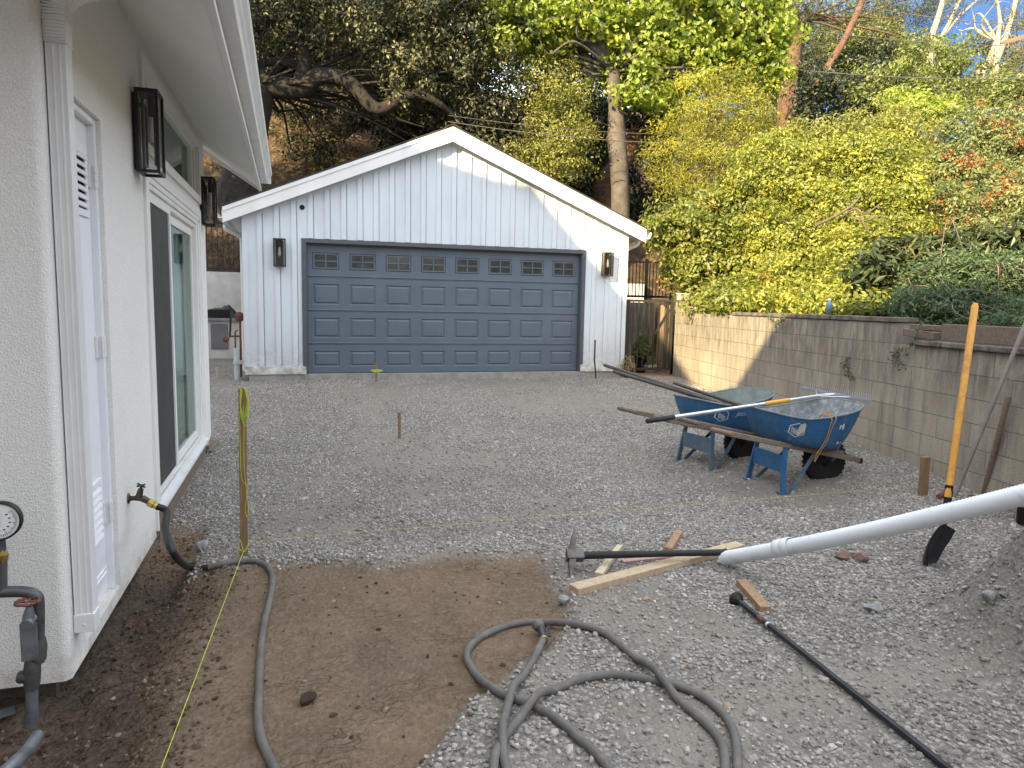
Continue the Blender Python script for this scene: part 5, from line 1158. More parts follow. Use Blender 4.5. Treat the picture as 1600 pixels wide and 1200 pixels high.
# ================================================================== TAP, HOSE, WATER RISER
bx = Vector(atx(200, 779, XH)); tp = thing('hose_tap', 'old bronze garden tap on the stucco wall feeding the hose', 'tap', bx)
o1 = bx + Vector((.075, -.01, .0)); mb = MB(); mb.tube([bx + Vector((-.01, 0, 0)), bx + Vector((.03, 0, 0)), o1], [.016, .014, .018], 10); mb.tube([bx + Vector((.055, -.005, -.0)), bx + Vector((.07, -.01, .055))], [.020, .014], 10); mb.tube([o1, o1 + Vector((.035, -.008, -.02))], [.020, .017], 10); mb.lathe([(.03, 0), (.03, .006), (.016, .012)], bx, (1, 0, 0), 12); ob('body', mb, M['bib'], tp)
hw_ = bx + Vector((.072, -.011, .075)); mb = MB(); mb.tube([bx + Vector((.07, -.01, .05)), hw_], .006, 8); mb.tube([hw_ + Vector((-.012, -.034, .004)), hw_ + Vector((.012, .034, -.004))], .006, 8); mb.tube([hw_ + Vector((-.02, .008, .01)), hw_ + Vector((.02, -.008, -.01))], .006, 8); ob('handle', mb, M['bib'], tp)
cpl = o1 + Vector((.035, -.008, -.022)); hose = thing('garden_hose', 'long grey rubber hose from the tap across the dirt to a tangled coil', 'hose', cpl)
cdv = Vector((.8, -.15, -.5)).normalized(); ob('coupling', MB().lathe([(.017, -.005), (.023, 0), (.023, .028), (.019, .034), (.019, .05)], cpl, cdv, 8, smooth=False), M['brass'], hose)
rh = .0175
h0 = cpl + cdv * .05
g1 = [h0, h0 + cdv * .06, Vector(atx(258, 828, -.70)), Vector(atx(272, 866, -.62)), Vector(gp(297, 894)) + Vector((0, 0, rh + .012))]
leader = smooth_path(g1 + [Vector(gp(325, 891)) + Vector((0, 0, rh))], 8); ob('leader', MB().tube(leader, .0195, 12), M['hose_black'], hose)
def gpath(pts, lift=None):
    out = []
    for i, q in enumerate(pts): out.append(Vector(gp(q[0], q[1])) + Vector((0, 0, rh * .9 + (q[2] if len(q) > 2 else 0))))
    return out
main = [leader[-1]] + gpath([(350, 884), (380, 880), (404, 882), (421, 893), (426, 912), (421, 945), (412, 985), (407, 1030), (405, 1080), (404, 1130), (410, 1165), (428, 1205), (450, 1250)])
ob('tube', MB().tube(smooth_path(main, 8), rh, 12), M['hose'], hose)
lp = rh * 2
loop = gpath([(1128, 1250), (1133, 1200), (1126, 1166), (1103, 1137), (1061, 1100), (1023, 1064, lp), (990, 1030), (944, 994), (897, 980), (847, 977), (800, 980), (755, 998), (733, 1017), (730, 1036), (747, 1063), (773, 1083), (800, 1096), (840, 1112), (873, 1132), (911, 1165), (944, 1198), (975, 1250)])
ob('tube', MB().tube(smooth_path(loop, 8), rh, 12), M['hose'], hose)
l2 = gpath([(768, 1250), (773, 1190), (783, 1167), (797, 1147), (813, 1127), (840, 1103, lp), (867, 1083), (900, 1069), (935, 1061), (967, 1060), (1023, 1069), (1075, 1083), (1117, 1109), (1145, 1147), (1152, 1200), (1150, 1250)])
ob('tube', MB().tube(smooth_path(l2, 8), rh, 12), M['hose'], hose)
l3 = gpath([(849, 1010, .025), (840, 1026, .015), (830, 1042), (815, 1064), (801, 1092, lp), (790, 1122), (785, 1150, lp * .9), (786, 1180), (792, 1210), (800, 1250)])
ob('tube', MB().tube(smooth_path(l3, 8), rh, 12), M['hose'], hose)
nz = Vector(gp(847, 1005)) + Vector((0, 0, .05)); nzd = (Vector(gp(842, 978)) - Vector(gp(849, 1010))); nzd.z = .0; nzd.normalize()
nzt = thing('hose_nozzle', 'dusty pistol hose nozzle lying on the coiled hose', 'nozzle', nz); ob('body', MB().tube([nz - nzd * .05, nz - nzd * .01, nz + nzd * .03, nz + nzd * .075], [.017, .019, .022, .020], 12), M['steel_worn'], nzt); ob('head', MB().lathe([(.018, 0), (.030, .012), (.031, .035), (.020, .04), (0, .036)], nz + nzd * .06 + Vector((-.002, 0, .0)), (nzd + Vector((-.5, 0, .25))), 16), plain('dusty_nozzle', (.16, .14, .11), .7, .3, 30), nzt); ob('lever', MB().beam(nz + nzd * .05 + Vector((.035, 0, .012)), nz - nzd * .04 + Vector((.032, 0, .0)), .014, .006), M['black_rubber'], nzt); ob('ring', MB().lathe([(.019, 0), (.021, .004), (.021, .012), (.019, .016)], nz - nzd * .055, -nzd, 12), M['brass'], nzt)
# water riser with gauge, valve and pipes at the left edge
RY = 3.02
def rp(px, py, y=RY): return Vector(aty(px, py, y))
rs_ = thing('water_riser', 'grey water pipe riser with pressure gauge and red valve by the house corner', 'water pipe', rp(48, 1150))
mb = MB(); 
ra_ = [rp(-60, 930), rp(0, 925), rp(40, 925), rp(57, 932), rp(60, 950), rp(60, 1010), rp(60, 1035)]; mb.tube(smooth_path(ra_, 5), .0215, 12); ob('elbow_pipe', mb, M['iron_pipe'], rs_)
mb = MB(); mb.tube([rp(50, 1040), rp(50, 1135)], .021, 14); ob('standpipe', mb, M['galv'], rs_)
mb = MB(); mb.tube([rp(51, 1028), rp(51, 1036), rp(50, 1050), rp(50, 1066), rp(50, 1076)], [.024, .029, .031, .029, .024], 12); mb.tube([rp(50, 1056), rp(30, 1058), rp(27, 1058)], [.026, .024, .018], 10); mb.tube([rp(58, 998), rp(60, 1012), rp(60, 1030)], [.029, .031, .028], 12); ob('tee', mb, M['iron_pipe'], rs_)
ob('tag_plate', MB().box(tuple(rp(33, 1035, RY - .045)), tuple(rp(58, 972, RY - .040))), M['galv'], rs_, bevel=.003)
mb = MB(); mb.tube([rp(46, 948, RY - .05), rp(45, 962, RY - .05), rp(43, 978, RY - .05)], [.012, .021, .021], 10); mb.tube([rp(50, 965, RY - .03), rp(41, 975, RY - .07)], .02, 10); mb.tube([rp(44, 972, RY - .06), rp(41, 978, RY - .085)], [.02, .022], 10, cap=True); ob('valve_body', mb, M['galv'], rs_)
hb_ = MB(); hc = rp(43, 940, RY - .05)
for k_ in range(12):
    a = 2 * math.pi * k_ / 12; a2 = a + math.pi / 6; rr_ = .036 + .004 * (k_ % 2); hb_.tube([hc + Vector((rr_ * math.cos(a), rr_ * math.sin(a), 0)), hc + Vector((rr_ * math.cos(a2), rr_ * math.sin(a2), 0))], .006, 6)
    if k_ % 3 == 0: hb_.tube([hc, hc + Vector((rr_ * math.cos(a), rr_ * math.sin(a), 0))], .005, 6)
ob('valve_wheel', hb_, M['red'], rs_)
mb = MB(); mb.tube([rp(0, 838), rp(2, 870), rp(2, 925)], [.016, .020, .02], 12); ob('gauge_stem', mb, M['iron_pipe'], rs_); ob('brass_fitting', MB().tube([rp(2, 858), rp(2, 866), rp(2, 880)], [.018, .025, .02], 6, smooth=False), M['brass'], rs_)
gc = rp(-2, 815, RY - .03); gd = Vector((.06, -1, .06)).normalized()
gg = ob('gauge', MB().lathe([(0, -.035), (.068, -.035), (.072, -.03), (.072, .004), (.066, .004), (.064, -.004), (0, -.004)], gc, gd, 36), M['black_metal'], rs_)
dl = MB(); dl.lathe([(.064, 0), (0, .0005)], gc - gd * .002, gd, 36); ob('dial', dl, M['dial'], gg)
tk = MB(); gs = gd.cross(Vector((0, 0, 1))).normalized(); gu = gs.cross(gd)
for k_ in range(41):
    a = R(-225 + k_ * 270 / 40); dr = gs * math.cos(a) + gu * math.sin(a); tk.beam(gc + gd * .0005 + dr * (.050 if k_ % 4 else .044), gc + gd * .0005 + dr * .058, .0014, .0012, gd)
for k_ in range(0, 40, 4):
    a = R(-225 + k_ * 270 / 40); dr = gs * math.cos(a) + gu * math.sin(a); c_ = gc + gd * .0005 + dr * .035; tk.beam(c_ - gs * .004, c_ + gs * .004, .0035, .001, gd)
ob('scale', tk, M['black_metal'], gg); nd = MB(); nd.beam(gc + gd * .003 - gu * .02, gc + gd * .003 + gu * .045, .005, .0015, gd); ob('needle', nd, M['black_metal'], gg)
mb = MB(); ps = [rp(58, 1150, 2.75), rp(45, 1170, 2.65), rp(20, 1195, 2.5), rp(-30, 1240, 2.35)]; mb.tube(smooth_path(ps, 5), .022, 12); tag(ob('pipe_stub', mb, M['galv']), 'short bent grey pipe in the wet soil at the bottom left corner', 'pipe')
pw = gp(8, 1125); mb = MB(); mb.beam(pw + np.array([-.12, -.04, .02]), pw + np.array([.03, .02, .03]), .05, .012); tag(ob('metal_plate', mb, M['galv']), 'small flat grey metal plate on the wet soil at the left edge', 'plate')

# ================================================================== TREES AND SHRUBS
def lobe(px, py, rx, ry, y, dep=None):
    c = aty(px, py, y); cz = (CM.T @ (c - CAM))[2]; k_ = cz / F
    return (c, np.array([rx * k_, (dep if dep else (rx + ry) / 2 * k_), ry * k_]))
def crown(lobes, n, cr, spread=.5, inner=.25, per=60):
    """clumped leaves through the lobes' volumes: points, outward directions, clump value"""
    vol = np.array([np.prod(r) ** .67 for _, r in lobes]); share = vol / vol.sum(); P, N, T = [], [], []
    for (c, r), sh in zip(lobes, share):
        m = max(3, int(n * sh / per)); d = rng.normal(size=(m, 3)); d /= np.linalg.norm(d, axis=1)[:, None]
        rad = np.where(rng.uniform(0, 1, m) < inner, rng.uniform(.15, .7, m), rng.uniform(.72, 1.05, m))
        cc = c + d * r * rad[:, None] * (1 + .12 * rng.normal(size=(m, 1)))
        sz = cr * rng.uniform(.55, 1.35, m); q = rng.normal(size=(m, per, 3)); q /= np.linalg.norm(q, axis=2)[:, :, None]
        rr_ = rng.uniform(.25, 1, (m, per, 1)) ** .5
        pts = cc[:, None] + q * rr_ * sz[:, None, None] * np.array([1.15, 1.15, .75])
        P.append(pts.reshape(-1, 3)); N.append((q * .7 + d[:, None] * .6).reshape(-1, 3)); T.append(np.repeat(rng.normal(0, .22, m), per))
    return np.concatenate(P), np.concatenate(N), np.concatenate(T)
def tree(name, label, cat, base, lobes, n, size, mat, cr=.35, trunk=None, limbs=None, bark='bark_twig', group=None, per=60, asp=.5, up=.3, jit=.7, inner=.25, extra=None):
    t_ = thing(name, label, cat, base, group=group)
    P, N, T = crown(lobes, n, cr, inner=inner, per=per); nn = len(P)
    leaves_ob('crown', P, N, size * rng.uniform(.7, 1.3, nn), M[mat], t_, asp, up, jit, rng.beta(2, 2, nn) * .8 + .1 + T)
    tb = MB()
    if trunk is None:
        b = Vector([float(c) for c in base]); top = Vector([float(c) for c in lobes[0][0]]); trunk = [([b, b + (top - b) * .4 + Vector((.1, 0, 0)), top], [.10, .08, .04])]
    for pts, rs in trunk: tb.tube(smooth_path(pts, 6), list(np.interp(np.linspace(0, 1, (len(pts) - 1) * 6 + 1), np.linspace(0, 1, len(rs)), rs)), 10)
    top0 = Vector(trunk[0][0][-1]); r0 = trunk[0][1][-1]
    for c, r in lobes:
        for q in range(2 if cat == 'tree' else 4):
            e = Vector([float(v) for v in c + rng.normal(size=3) * r * .35])
            st_ = top0 if cat == 'tree' else Vector([float(v) for v in base])
            k1 = st_ + (e - st_) * .35 + Vector(rng.normal(size=3) * .25); k2 = st_ + (e - st_) * .7 + Vector(rng.normal(size=3) * .25)
            tb.tube(smooth_path([st_, k1, k2, e], 5), list(np.linspace(min(.055, max(r0 * .5, .015)) if cat == 'tree' else .011, .003, 16)), 6)
    for pts, rs in (limbs or []): tb.tube(smooth_path(pts, 6), list(np.interp(np.linspace(0, 1, (len(pts) - 1) * 6 + 1), np.linspace(0, 1, len(rs)), rs)), 8)
    ob('trunk', tb, M[bark], t_)
    if extra:
        for nm, k_, mt_, cn, sz in extra:
            sel = rng.choice(len(P), k_, replace=False); sel = sel[np.argsort(P[sel, 1])][:max(4, int(k_ * .8))]
            Q = (P[sel][:, None] + rng.normal(size=(len(sel), cn, 3)) * sz * 1.7 + np.array([0, -.12, .05])).reshape(-1, 3); fl_ = leaves_ob(nm, Q, rng.normal(size=Q.shape), sz, M[mt_], t_, .9, .1, 1.); fl_['kind'] = 'stuff'
    return t_
def v3(px, py, y): return Vector([float(c) for c in aty(px, py, y)])
def gbase(px, y):
    p = aty(px, 400, y); return np.array([p[0], p[1], gz(p[0], p[1]) - .1])

# live oak on the left with its long low limb
ob_ = gbase(380, 21.5)
tree('oak_tree', 'dark spreading oak with long crooked limb above the left half of the garage roof', 'tree', ob_,
     [lobe(470, 20, 120, 60, 20.5), lobe(610, 30, 120, 75, 20), lobe(720, 60, 100, 85, 20.5), lobe(690, 130, 80, 70, 21), lobe(770, 190, 70, 85, 21), lobe(800, 250, 60, 60, 22), lobe(640, 110, 60, 50, 20), lobe(560, -40, 170, 60, 19.5), lobe(500, 70, 80, 50, 23), lobe(590, 110, 80, 55, 23), lobe(440, 110, 50, 40, 24), lobe(540, 180, 60, 35, 24.5), lobe(460, 190, 45, 35, 25), lobe(500, 240, 55, 30, 24), lobe(610, 200, 50, 40, 24), lobe(740, -30, 130, 70, 20), lobe(430, 60, 60, 50, 22)],
     66000, .115, 'lf_oak', .42, [([ob_ + np.array([-.3, 0, 0]), v3(392, 210, 21.3), v3(410, 132, 21)], [.55, .42, .34])],
     [([v3(410, 132, 21), v3(470, 138, 20.8), v3(500, 118, 20.6), v3(545, 128, 20.4), v3(590, 170, 20.3), v3(640, 148, 20.2), v3(680, 158, 20.2), v3(720, 190, 20.4)], [.33, .27, .22, .19, .17, .15, .10, .05]),
      ([v3(470, 125, 20.8), v3(476, 90, 20.6), v3(460, 50, 20.5), v3(480, 0, 20.3)], [.20, .19, .17, .10]), ([v3(470, 105, 20.8), v3(440, 96, 20.8), v3(400, 100, 20.9)], [.13, .12, .10]),
      ([v3(400, 45, 20.9), v3(450, 20, 20.6), v3(520, 2, 20.4)], [.2, .17, .12])], 'bark_dark', per=55)
ob2 = np.array([-5.5, 17.5, 2.0])  # oak added out of view to shade the slope behind the garage
tree('oak_tree', 'dark oak added out of view behind the stucco house roof to shade the hillside', 'tree', ob2,
     [(np.array([-5.5, 18.2, 8.2]), np.array([3.2, 2.6, 2.2])), (np.array([-3.4, 19.2, 9.4]), np.array([2.4, 2.2, 1.7])), (np.array([-7.8, 17, 8.0]), np.array([2.8, 2.6, 2.2]))], 15000, .19, 'lf_oak', .6, None, None, 'bark_dark', per=55)
# back rows on the hill: fill behind everything
def bgtree(label, px, y, lobes, n, size, mat, cr, bark='bark_dark', name='hillside_tree', **kw):
    return tree(name, label, 'tree', gbase(px, y), lobes, n, size, mat, cr, None, None, bark, 'trees on the hillside', **kw)
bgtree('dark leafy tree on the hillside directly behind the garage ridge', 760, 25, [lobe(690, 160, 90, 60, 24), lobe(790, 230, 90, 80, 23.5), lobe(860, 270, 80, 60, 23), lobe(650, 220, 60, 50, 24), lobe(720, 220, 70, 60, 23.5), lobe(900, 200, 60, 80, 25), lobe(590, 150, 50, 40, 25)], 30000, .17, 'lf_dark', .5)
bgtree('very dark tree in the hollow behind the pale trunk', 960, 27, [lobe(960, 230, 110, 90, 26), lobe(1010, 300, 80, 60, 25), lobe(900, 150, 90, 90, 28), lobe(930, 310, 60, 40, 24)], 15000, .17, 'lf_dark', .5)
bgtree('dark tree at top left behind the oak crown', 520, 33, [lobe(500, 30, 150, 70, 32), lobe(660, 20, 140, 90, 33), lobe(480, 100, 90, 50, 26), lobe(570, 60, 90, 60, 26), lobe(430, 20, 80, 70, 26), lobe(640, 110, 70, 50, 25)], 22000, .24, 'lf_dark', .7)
bgtree('mid green tree high on the hill behind the pale trunk', 860, 34, [lobe(830, 60, 130, 100, 33), lobe(960, 60, 140, 100, 34)], 11000, .24, 'lf_mid', .7)
bgtree('dark olive tree between the bright tree and the pine', 1240, 32, [lobe(1160, 200, 100, 80, 31), lobe(1290, 190, 110, 80, 31), lobe(1210, 120, 80, 60, 33)], 11000, .22, 'lf_dark', .6)
bgtree('dark green bushy tree under the pine', 1350, 27, [lobe(1272, 140, 42, 34, 24.6), lobe(1330, 140, 80, 70, 26), lobe(1300, 190, 80, 60, 25), lobe(1400, 100, 60, 50, 27)], 11000, .17, 'lf_dark', .5)
bgtree('sunlit yellow green round tree far behind the leaning branch', 1370, 36, [lobe(1360, 70, 70, 50, 36), lobe(1330, 100, 60, 50, 36)], 6000, .2, 'lf_olive', .5)
bgtree('mid green bushy tree left of the pale gum trunks', 1450, 24, [lobe(1450, 120, 70, 60, 23), lobe(1420, 170, 60, 50, 22), lobe(1500, 150, 60, 60, 22.5), lobe(1390, 150, 60, 60, 23), lobe(1480, 90, 45, 35, 24)], 15000, .14, 'lf_mid', .42)
bgtree('grey green tree on the skyline at the right edge', 1580, 32, [lobe(1540, 70, 30, 25, 31), lobe(1600, 90, 60, 50, 31), lobe(1570, 130, 70, 40, 30)], 6000, .18, 'lf_euc', .5)
bgtree('dark tree behind the berry bush at the right edge', 1600, 20, [lobe(1610, 190, 70, 80, 19), lobe(1560, 150, 50, 40, 20)], 6000, .14, 'lf_mid', .4)
bgtree('mid green tree on the skyline behind the bright crown', 1110, 38, [lobe(1090, 90, 110, 90, 37), lobe(1180, 60, 110, 80, 38), lobe(1150, 150, 100, 70, 36), lobe(1260, 130, 70, 60, 37), lobe(1020, 20, 120, 60, 38)], 17000, .25, 'lf_mid', .7)
bgtree('dark green tree on the skyline right of the leaning branch', 1400, 40, [lobe(1400, 90, 70, 50, 39), lobe(1340, 60, 70, 60, 40), lobe(1450, 120, 70, 45, 38), lobe(1290, 60, 60, 50, 40)], 10000, .25, 'lf_mid', .7)
# olive coloured shrub tree left of pale trunk
tree('olive_tree', 'feathery olive green tree left of the pale trunk above the garage roof', 'tree', gbase(860, 21), [lobe(865, 130, 50, 50, 20.3), lobe(875, 185, 52, 50, 20.2), lobe(850, 240, 50, 45, 20.2), lobe(890, 235, 38, 50, 20.3)], 17000, .085, 'lf_olive', .34, per=60)
# bright tree with pale trunk
cb = gbase(968, 20.5)
tree('coral_tree', 'tall tree with smooth pale trunk and bright yellow green crown behind the garage', 'tree', cb,
     [lobe(800, 30, 55, 55, 20), lobe(770, 70, 45, 40, 21), lobe(850, 60, 60, 40, 20.5), lobe(900, 20, 60, 40, 19.5), lobe(860, 0, 70, 40, 21), lobe(1000, 40, 75, 50, 20), lobe(990, 100, 55, 45, 20), lobe(1050, 90, 65, 55, 20), lobe(1000, 145, 45, 28, 19.6), lobe(1060, 150, 35, 28, 20), lobe(1110, 40, 75, 55, 20), lobe(1170, 80, 50, 45, 20), lobe(1200, 50, 45, 50, 20), lobe(1150, 20, 80, 40, 20.5), lobe(1215, 110, 25, 30, 20), lobe(1190, 0, 60, 30, 20), lobe(1000, -30, 200, 45, 20), lobe(1080, 60, 90, 60, 21), lobe(1160, 60, 70, 60, 21), lobe(920, 60, 60, 45, 21.5), lobe(780, 10, 60, 40, 20.5)],
     46000, .17, 'lf_coral', .33, [([cb, v3(969, 300, 20.4), v3(964, 220, 20.3), v3(962, 160, 20.2), v3(957, 112, 20.1)], [.31, .28, .29, .22, .22])],
     [([v3(957, 115, 20.1), v3(938, 70, 20), v3(922, 20, 19.9), v3(915, -30, 19.8)], [.20, .17, .14, .11]), ([v3(950, 100, 20.1), v3(925, 72, 20), v3(900, 40, 20), v3(880, 5, 20)], [.16, .13, .11, .08]),
      ([v3(930, 50, 20), v3(900, 30, 19.9), v3(870, 30, 19.8), v3(840, 38, 19.7), v3(800, 30, 19.6)], [.11, .10, .09, .07, .04]), ([v3(950, 110, 20), v3(1000, 60, 19.7), v3(1050, 20, 19.6), v3(1110, 8, 19.4), v3(1170, 15, 19.3), v3(1195, 60, 19.3)], [.12, .08, .07, .07, .05, .03]), ([v3(820, 40, 19.7), v3(800, 65, 19.6), v3(780, 80, 19.6)], [.05, .04, .03])],
     'bark_grey', per=34, asp=.62, up=.1)
# slanting trunk behind
b_ = gbase(945, 23); tree('leaning_tree', 'slanted brown trunk leaning right behind the pale trunk', 'tree', b_, [lobe(1010, 170, 45, 40, 23), lobe(1040, 200, 40, 40, 23.5)], 2500, .16, 'lf_dark', .4, [([b_, v3(940, 300, 23), v3(975, 245, 22.8), v3(990, 205, 22.6)], [.4, .36, .34, .30])], None, 'bark_red')
# golden wispy tree
tree('golden_shrub_tree', 'wispy golden green tree right of the pale trunk', 'tree', gbase(1090, 19.5), [lobe(1110, 150, 70, 45, 19), lobe(1080, 200, 65, 50, 18.8), lobe(1150, 190, 65, 55, 19), lobe(1050, 240, 45, 45, 18.6), lobe(1120, 250, 75, 50, 18.5), lobe(1180, 230, 50, 45, 19), lobe(1060, 290, 40, 30, 18.4)], 24000, .10, 'lf_gold', .34, asp=.22, per=60)
# pine with reddish trunk and leaning branch
pb = gbase(1225, 27)
tree('pine_tree', 'tall dark pine with reddish trunk and leaning bare branch', 'tree', pb, [lobe(1240, 40, 60, 40, 26.5), lobe(1280, 10, 80, 35, 26), lobe(1200, 20, 60, 30, 27), lobe(1270, 90, 45, 40, 26.5), lobe(1420, 30, 60, 32, 26), lobe(1380, 0, 90, 30, 26), lobe(1310, 50, 45, 35, 27), lobe(1460, 10, 50, 25, 26)], 13000, .24, 'lf_pine', .5,
     [([pb, v3(1230, 160, 26.5), v3(1236, 100, 26.5), v3(1250, 30, 26.5)], [.42, .40, .36, .24])], [([v3(1232, 120, 26.5), v3(1210, 95, 26.5), v3(1195, 70, 26.5)], [.22, .2, .15]), ([v3(1272, 135, 25.5), v3(1300, 95, 25.4), v3(1325, 50, 25.3), v3(1348, 0, 25.2), v3(1352, -20, 25.2)], [.16, .15, .14, .12, .1]), ([v3(1325, 50, 25.3), v3(1290, 38, 25.3), v3(1270, 34, 25.3)], [.05, .04, .03]), ([v3(1332, 40, 25.3), v3(1380, 50, 25.2), v3(1400, 56, 25.2)], [.05, .04, .03])], 'bark_red', per=40, asp=.10, up=-.2)
# gum tree, pale trunks
eb = gbase(1540, 24)
tree('gum_tree', 'pale barked gum tree with several slender white trunks against the sky', 'tree', eb, [lobe(1520, -5, 40, 14, 23), lobe(1590, 30, 30, 30, 23), lobe(1585, 90, 30, 30, 23), lobe(1490, 20, 20, 14, 24)], 2200, .17, 'lf_euc', .35,
     [([eb, v3(1530, 140, 23), v3(1545, 100, 23), v3(1558, 65, 23)], [.20, .17, .15, .12])],
     [([v3(1540, 150, 23), v3(1552, 110, 23), v3(1572, 55, 23), v3(1585, 10, 23), v3(1590, -20, 23)], [.14, .13, .11, .09, .07]), ([v3(1554, 148, 22.8), v3(1556, 100, 22.8), v3(1560, 60, 22.8)], [.12, .10, .08]), ([v3(1560, 148, 22.6), v3(1580, 130, 22.6), v3(1605, 112, 22.6)], [.08, .07, .06]), ([v3(1558, 66, 23), v3(1562, 30, 23), v3(1555, -10, 23)], [.09, .07, .05]),
      ([v3(1454, 62, 24), v3(1468, 20, 24), v3(1476, -10, 24)], [.13, .11, .09]), ([v3(1470, 60, 24), v3(1486, 30, 24), v3(1502, -6, 24)], [.09, .08, .06]), ([v3(1472, 58, 24), v3(1500, 25, 24), v3(1525, 2, 24)], [.06, .05, .04]), ([v3(1450, 175, 24), v3(1452, 110, 24), v3(1454, 62, 24)], [.15, .14, .13])], 'bark_white', per=30, asp=.2, up=-.3)
# sunlit hedge of shrubs behind the block wall
def shrub(name, label, px, y, lobes, n, size, mat, cr, **kw): return tree(name, label, 'shrub', gbase(px, y), lobes, n, size, mat, cr, None, kw.pop('limbs', None), 'bark_twig', 'sunlit shrubs behind the block wall', **kw)
shrub('lime_shrub', 'lime green broad leaved shrub beside the garage eave and gate', 1080, 13.6, [lobe(1060, 360, 55, 45, 13.4), lobe(1110, 330, 50, 40, 13.8), lobe(1130, 390, 65, 50, 13.2), lobe(1090, 420, 50, 40, 13), lobe(1160, 340, 50, 45, 13.8), lobe(1160, 440, 60, 45, 12.6), lobe(1105, 460, 40, 30, 12.6), lobe(1120, 478, 45, 22, 11.2), lobe(1165, 474, 45, 25, 9.9)], 30000, .098, 'lf_lime', .25, per=40, asp=.5, extra=[('flowers', 26, 'orange_fl', 14, .045)])
shrub('yellow_shrub', 'tall yellow green shrub in the middle of the sunlit hedge', 1230, 13, [lobe(1220, 250, 70, 45, 13.2), lobe(1180, 290, 55, 40, 13.2), lobe(1250, 310, 65, 50, 12.6), lobe(1210, 370, 60, 50, 12.2), lobe(1270, 390, 65, 50, 11.8), lobe(1220, 440, 60, 45, 11.4), lobe(1290, 450, 60, 40, 10.8), lobe(1215, 472, 45, 25, 8.9), lobe(1265, 476, 45, 24, 8.2)], 38000, .078, 'lf_yellow', .23, per=48, asp=.5, extra=[('flowers', 16, 'orange_fl', 12, .04)])
shrub('yellow_shrub', 'brightest yellow shrub at the right end of the sunlit hedge', 1370, 12, [lobe(1370, 250, 65, 45, 12.2), lobe(1320, 260, 55, 40, 12.6), lobe(1400, 310, 60, 50, 11.6), lobe(1340, 330, 60, 50, 11.6), lobe(1400, 370, 50, 45, 11), lobe(1340, 400, 60, 50, 10.6), lobe(1350, 455, 60, 40, 9.6), lobe(1310, 478, 40, 24, 7.6), lobe(1345, 482, 40, 22, 7.1)], 38000, .078, 'lf_yellow', .23, per=48, asp=.5, limbs=[([v3(1275, 352, 10.6), v3(1300, 340, 10.3), v3(1330, 322, 10.2), v3(1345, 305, 10.4)], [.03, .026, .02, .01]), ([v3(1310, 345, 10.4), v3(1335, 326, 10.0), v3(1352, 334, 9.9), v3(1378, 316, 10.2)], [.02, .018, .016, .008]), ([v3(1330, 338, 10.0), v3(1350, 345, 9.8), v3(1375, 338, 9.9), v3(1390, 352, 9.9)], [.016, .014, .012, .006]), ([v3(1345, 340, 9.8), v3(1360, 365, 9.7), v3(1385, 375, 9.8)], [.014, .012, .006])])
shrub('olive_shrub', 'thin brownish olive shrub rising behind the yellow shrubs', 1320, 15, [lobe(1300, 215, 60, 30, 15), lobe(1370, 200, 60, 35, 15), lobe(1430, 220, 50, 40, 14.5), lobe(1250, 220, 50, 30, 15.5), lobe(1440, 280, 35, 50, 13.5)], 14000, .10, 'lf_olive', .28, per=50, asp=.35)
shrub('lime_shrub', 'small bright lime shrub in front of the mid green tree', 1420, 16.5, [lobe(1430, 170, 45, 22, 16), lobe(1470, 180, 28, 25, 16), lobe(1410, 160, 30, 20, 16.5)], 5000, .11, 'lf_coral', .22, per=40)
shrub('berry_bush', 'large green bush dotted with red berry clusters at right', 1540, 12.5, [lobe(1530, 210, 60, 45, 13), lobe(1590, 230, 60, 60, 12.5), lobe(1500, 270, 55, 50, 12), lobe(1560, 310, 70, 55, 11.5), lobe(1490, 340, 45, 50, 11), lobe(1600, 340, 60, 60, 10.5), lobe(1540, 380, 60, 45, 10)], 32000, .080, 'lf_toyon', .22, per=44, asp=.5, extra=[('berries', 130, 'berry', 36, .042)])
# shaded plants right above the wall
def dshrub(name, label, px, y, lobes, n, size, mat, cr, **kw): return tree(name, label, 'shrub', gbase(px, y), lobes, n, size, mat, cr, None, None, 'bark_twig', 'shaded plants over the block wall', **kw)
dshrub('glossy_shrub', 'dark shrub with large pointed glossy leaves between yellow hedge and fern', 1385, 7.3, [lobe(1375, 420, 38, 40, 7.3), lobe(1355, 450, 35, 35, 7.4), lobe(1410, 395, 45, 30, 7.4), lobe(1440, 410, 40, 35, 7.6), lobe(1390, 470, 40, 30, 7.0)], 1900, .17, 'lf_glossy', .20, per=16, asp=.34, up=.5)
dshrub('fern_bush', 'feathery dark green bush spilling over the wall at the right edge', 1510, 6.1, [lobe(1470, 440, 60, 40, 6.2), lobe(1530, 430, 60, 45, 6.0), lobe(1590, 440, 60, 45, 5.8), lobe(1450, 480, 55, 35, 5.9), lobe(1520, 490, 60, 35, 5.6), lobe(1590, 495, 50, 35, 5.4), lobe(1420, 490, 40, 22, 6.2), lobe(1570, 512, 40, 20, 4.75), lobe(1620, 515, 45, 24, 4.4), lobe(1640, 480, 50, 40, 4.8)], 22000, .055, 'lf_fern', .13, per=40, asp=.32)
dshrub('glossy_shrub', 'dark glossy leaved shrub behind the feathery bush at the right edge', 1560, 6.8, [lobe(1500, 395, 60, 35, 6.9), lobe(1580, 390, 60, 45, 6.6), lobe(1460, 400, 45, 35, 7.1), lobe(1620, 370, 50, 40, 6.4), lobe(1540, 380, 45, 25, 6.8)], 3200, .13, 'lf_glossy', .19, per=18, asp=.36, up=.4)
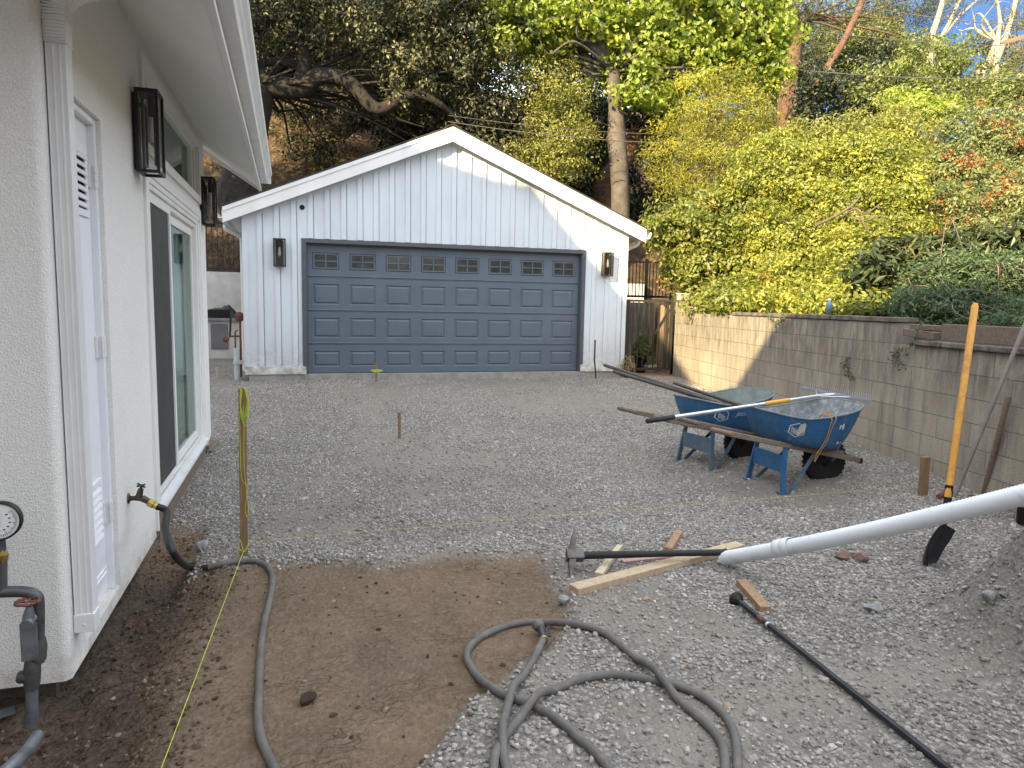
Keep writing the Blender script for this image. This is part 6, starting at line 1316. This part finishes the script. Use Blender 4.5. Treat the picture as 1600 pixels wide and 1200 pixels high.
# trailing vines on the wall
for lab, pts in (('thin green vine trailing down the shaded block wall near the cap step', [(1440, 500), (1425, 540), (1395, 555), (1412, 570)]), ('small sprig of vine hanging on the wall above the wheelbarrows', [(1325, 560), (1318, 575), (1330, 590)]), ('small leafy vine creeping over the wall cap at the shadow edge', [(1200, 492), (1210, 502), (1225, 498), (1216, 506)])):
    pw = []
    for a, b in pts:
        r = ray(a, b); n_ = np.array([1, -.2, 0]); k_ = ((np.array([4.46, 0, 0]) - CAM) @ n_) / (r @ n_); pw.append(CAM + r * k_)
    t_ = thing('wall_vine', lab, 'vine', pw[0], group='vines on the block wall'); sp3 = smooth_path(pw, 6); ob('stem', MB().tube(sp3, .004, 5), M['bark_twig'], t_)
    q = np.array([list(p_) for p_ in sp3]); q = np.repeat(q, 4, 0) + rng.normal(size=(len(q) * 4, 3)) * .025; leaves_ob('foliage', q, rng.normal(size=q.shape) + np.array([-1, 0, 0]), .045, M['lf_fern'], t_, .4)
# dry brush on the hill
n = 60000; a = rng.uniform(-8, 9, n); b = 18.8 + 22 * rng.uniform(0, 1, n) ** 1.3; kp = fbm(a * .8, b * .8, 40) > -.12; a, b = a[kp], b[kp]
Q = np.stack([a, b, GZ(a, b) + .10], -1); me_b = leaf_quads(Q, np.tile([0., -1., .2], (len(Q), 1)), .24 * rng.uniform(.5, 1.4, len(Q)), .07, .1, .8)
me = np_mesh('dry_brush', me_b, quads=np.arange(4 * len(Q)).reshape(-1, 4), mat=M['lf_dry'], attrs={'tint': ('FACE', rng.beta(2, 2, len(Q)))})
o = link(bpy.data.objects.new('dry_brush', me)); o['kind'] = 'stuff'; tag(o, 'dry brown brush and grass covering the hillside behind the garage', 'brush')
# fallen leaves litter under the oak fence, overhead wires
def wire(label, a, b, sag, r_=.011):
    a, b = Vector(a), Vector(b); tag(ob('utility_wire', MB().tube([a + (b - a) * t_ + Vector((0, 0, -sag * 4 * t_ * (1 - t_))) for t_ in np.linspace(0, 1, 14)], r_, 5), M['wire']), label, 'wire', 'overhead wires')
wire('lower dark overhead wire crossing in front of the pale trunk', v3(700, 190, 19.3), v3(1250, 222, 18), .25, .013); wire('thin upper overhead wire crossing the pale trunk', v3(700, 180, 19.4), v3(1250, 206, 18), .25, .008)
wire('pale overhead wire passing below the pine crown', v3(1150, 98, 21), v3(1640, 122, 18), .2, .014); wire('pale overhead wire passing through the pine crown', v3(1180, 34, 21), v3(1640, 72, 18), .2, .012); wire('highest pale overhead wire at the top right of the sky', v3(1290, -4, 21), v3(1640, 40, 18), .2, .012)
pb = aty(1600, 200, 17); t_ = thing('utility_pole', 'brown wooden utility pole with crossarm at the right edge', 'utility pole', (pb[0] + .12, pb[1], gz(pb[0], pb[1]))); ob('pole', MB().tube([(pb[0] + .12, pb[1], gz(pb[0], pb[1]) - .3), (pb[0] + .12, pb[1], 12)], [.13, .10], 12), M['wood_stake'], t_)
ca, cb_ = v3(1570, 66, 16.9), v3(1660, 40, 16.9); ob('crossarm', MB().beam(ca, cb_, .10, .11), M['wood_stake'], t_)
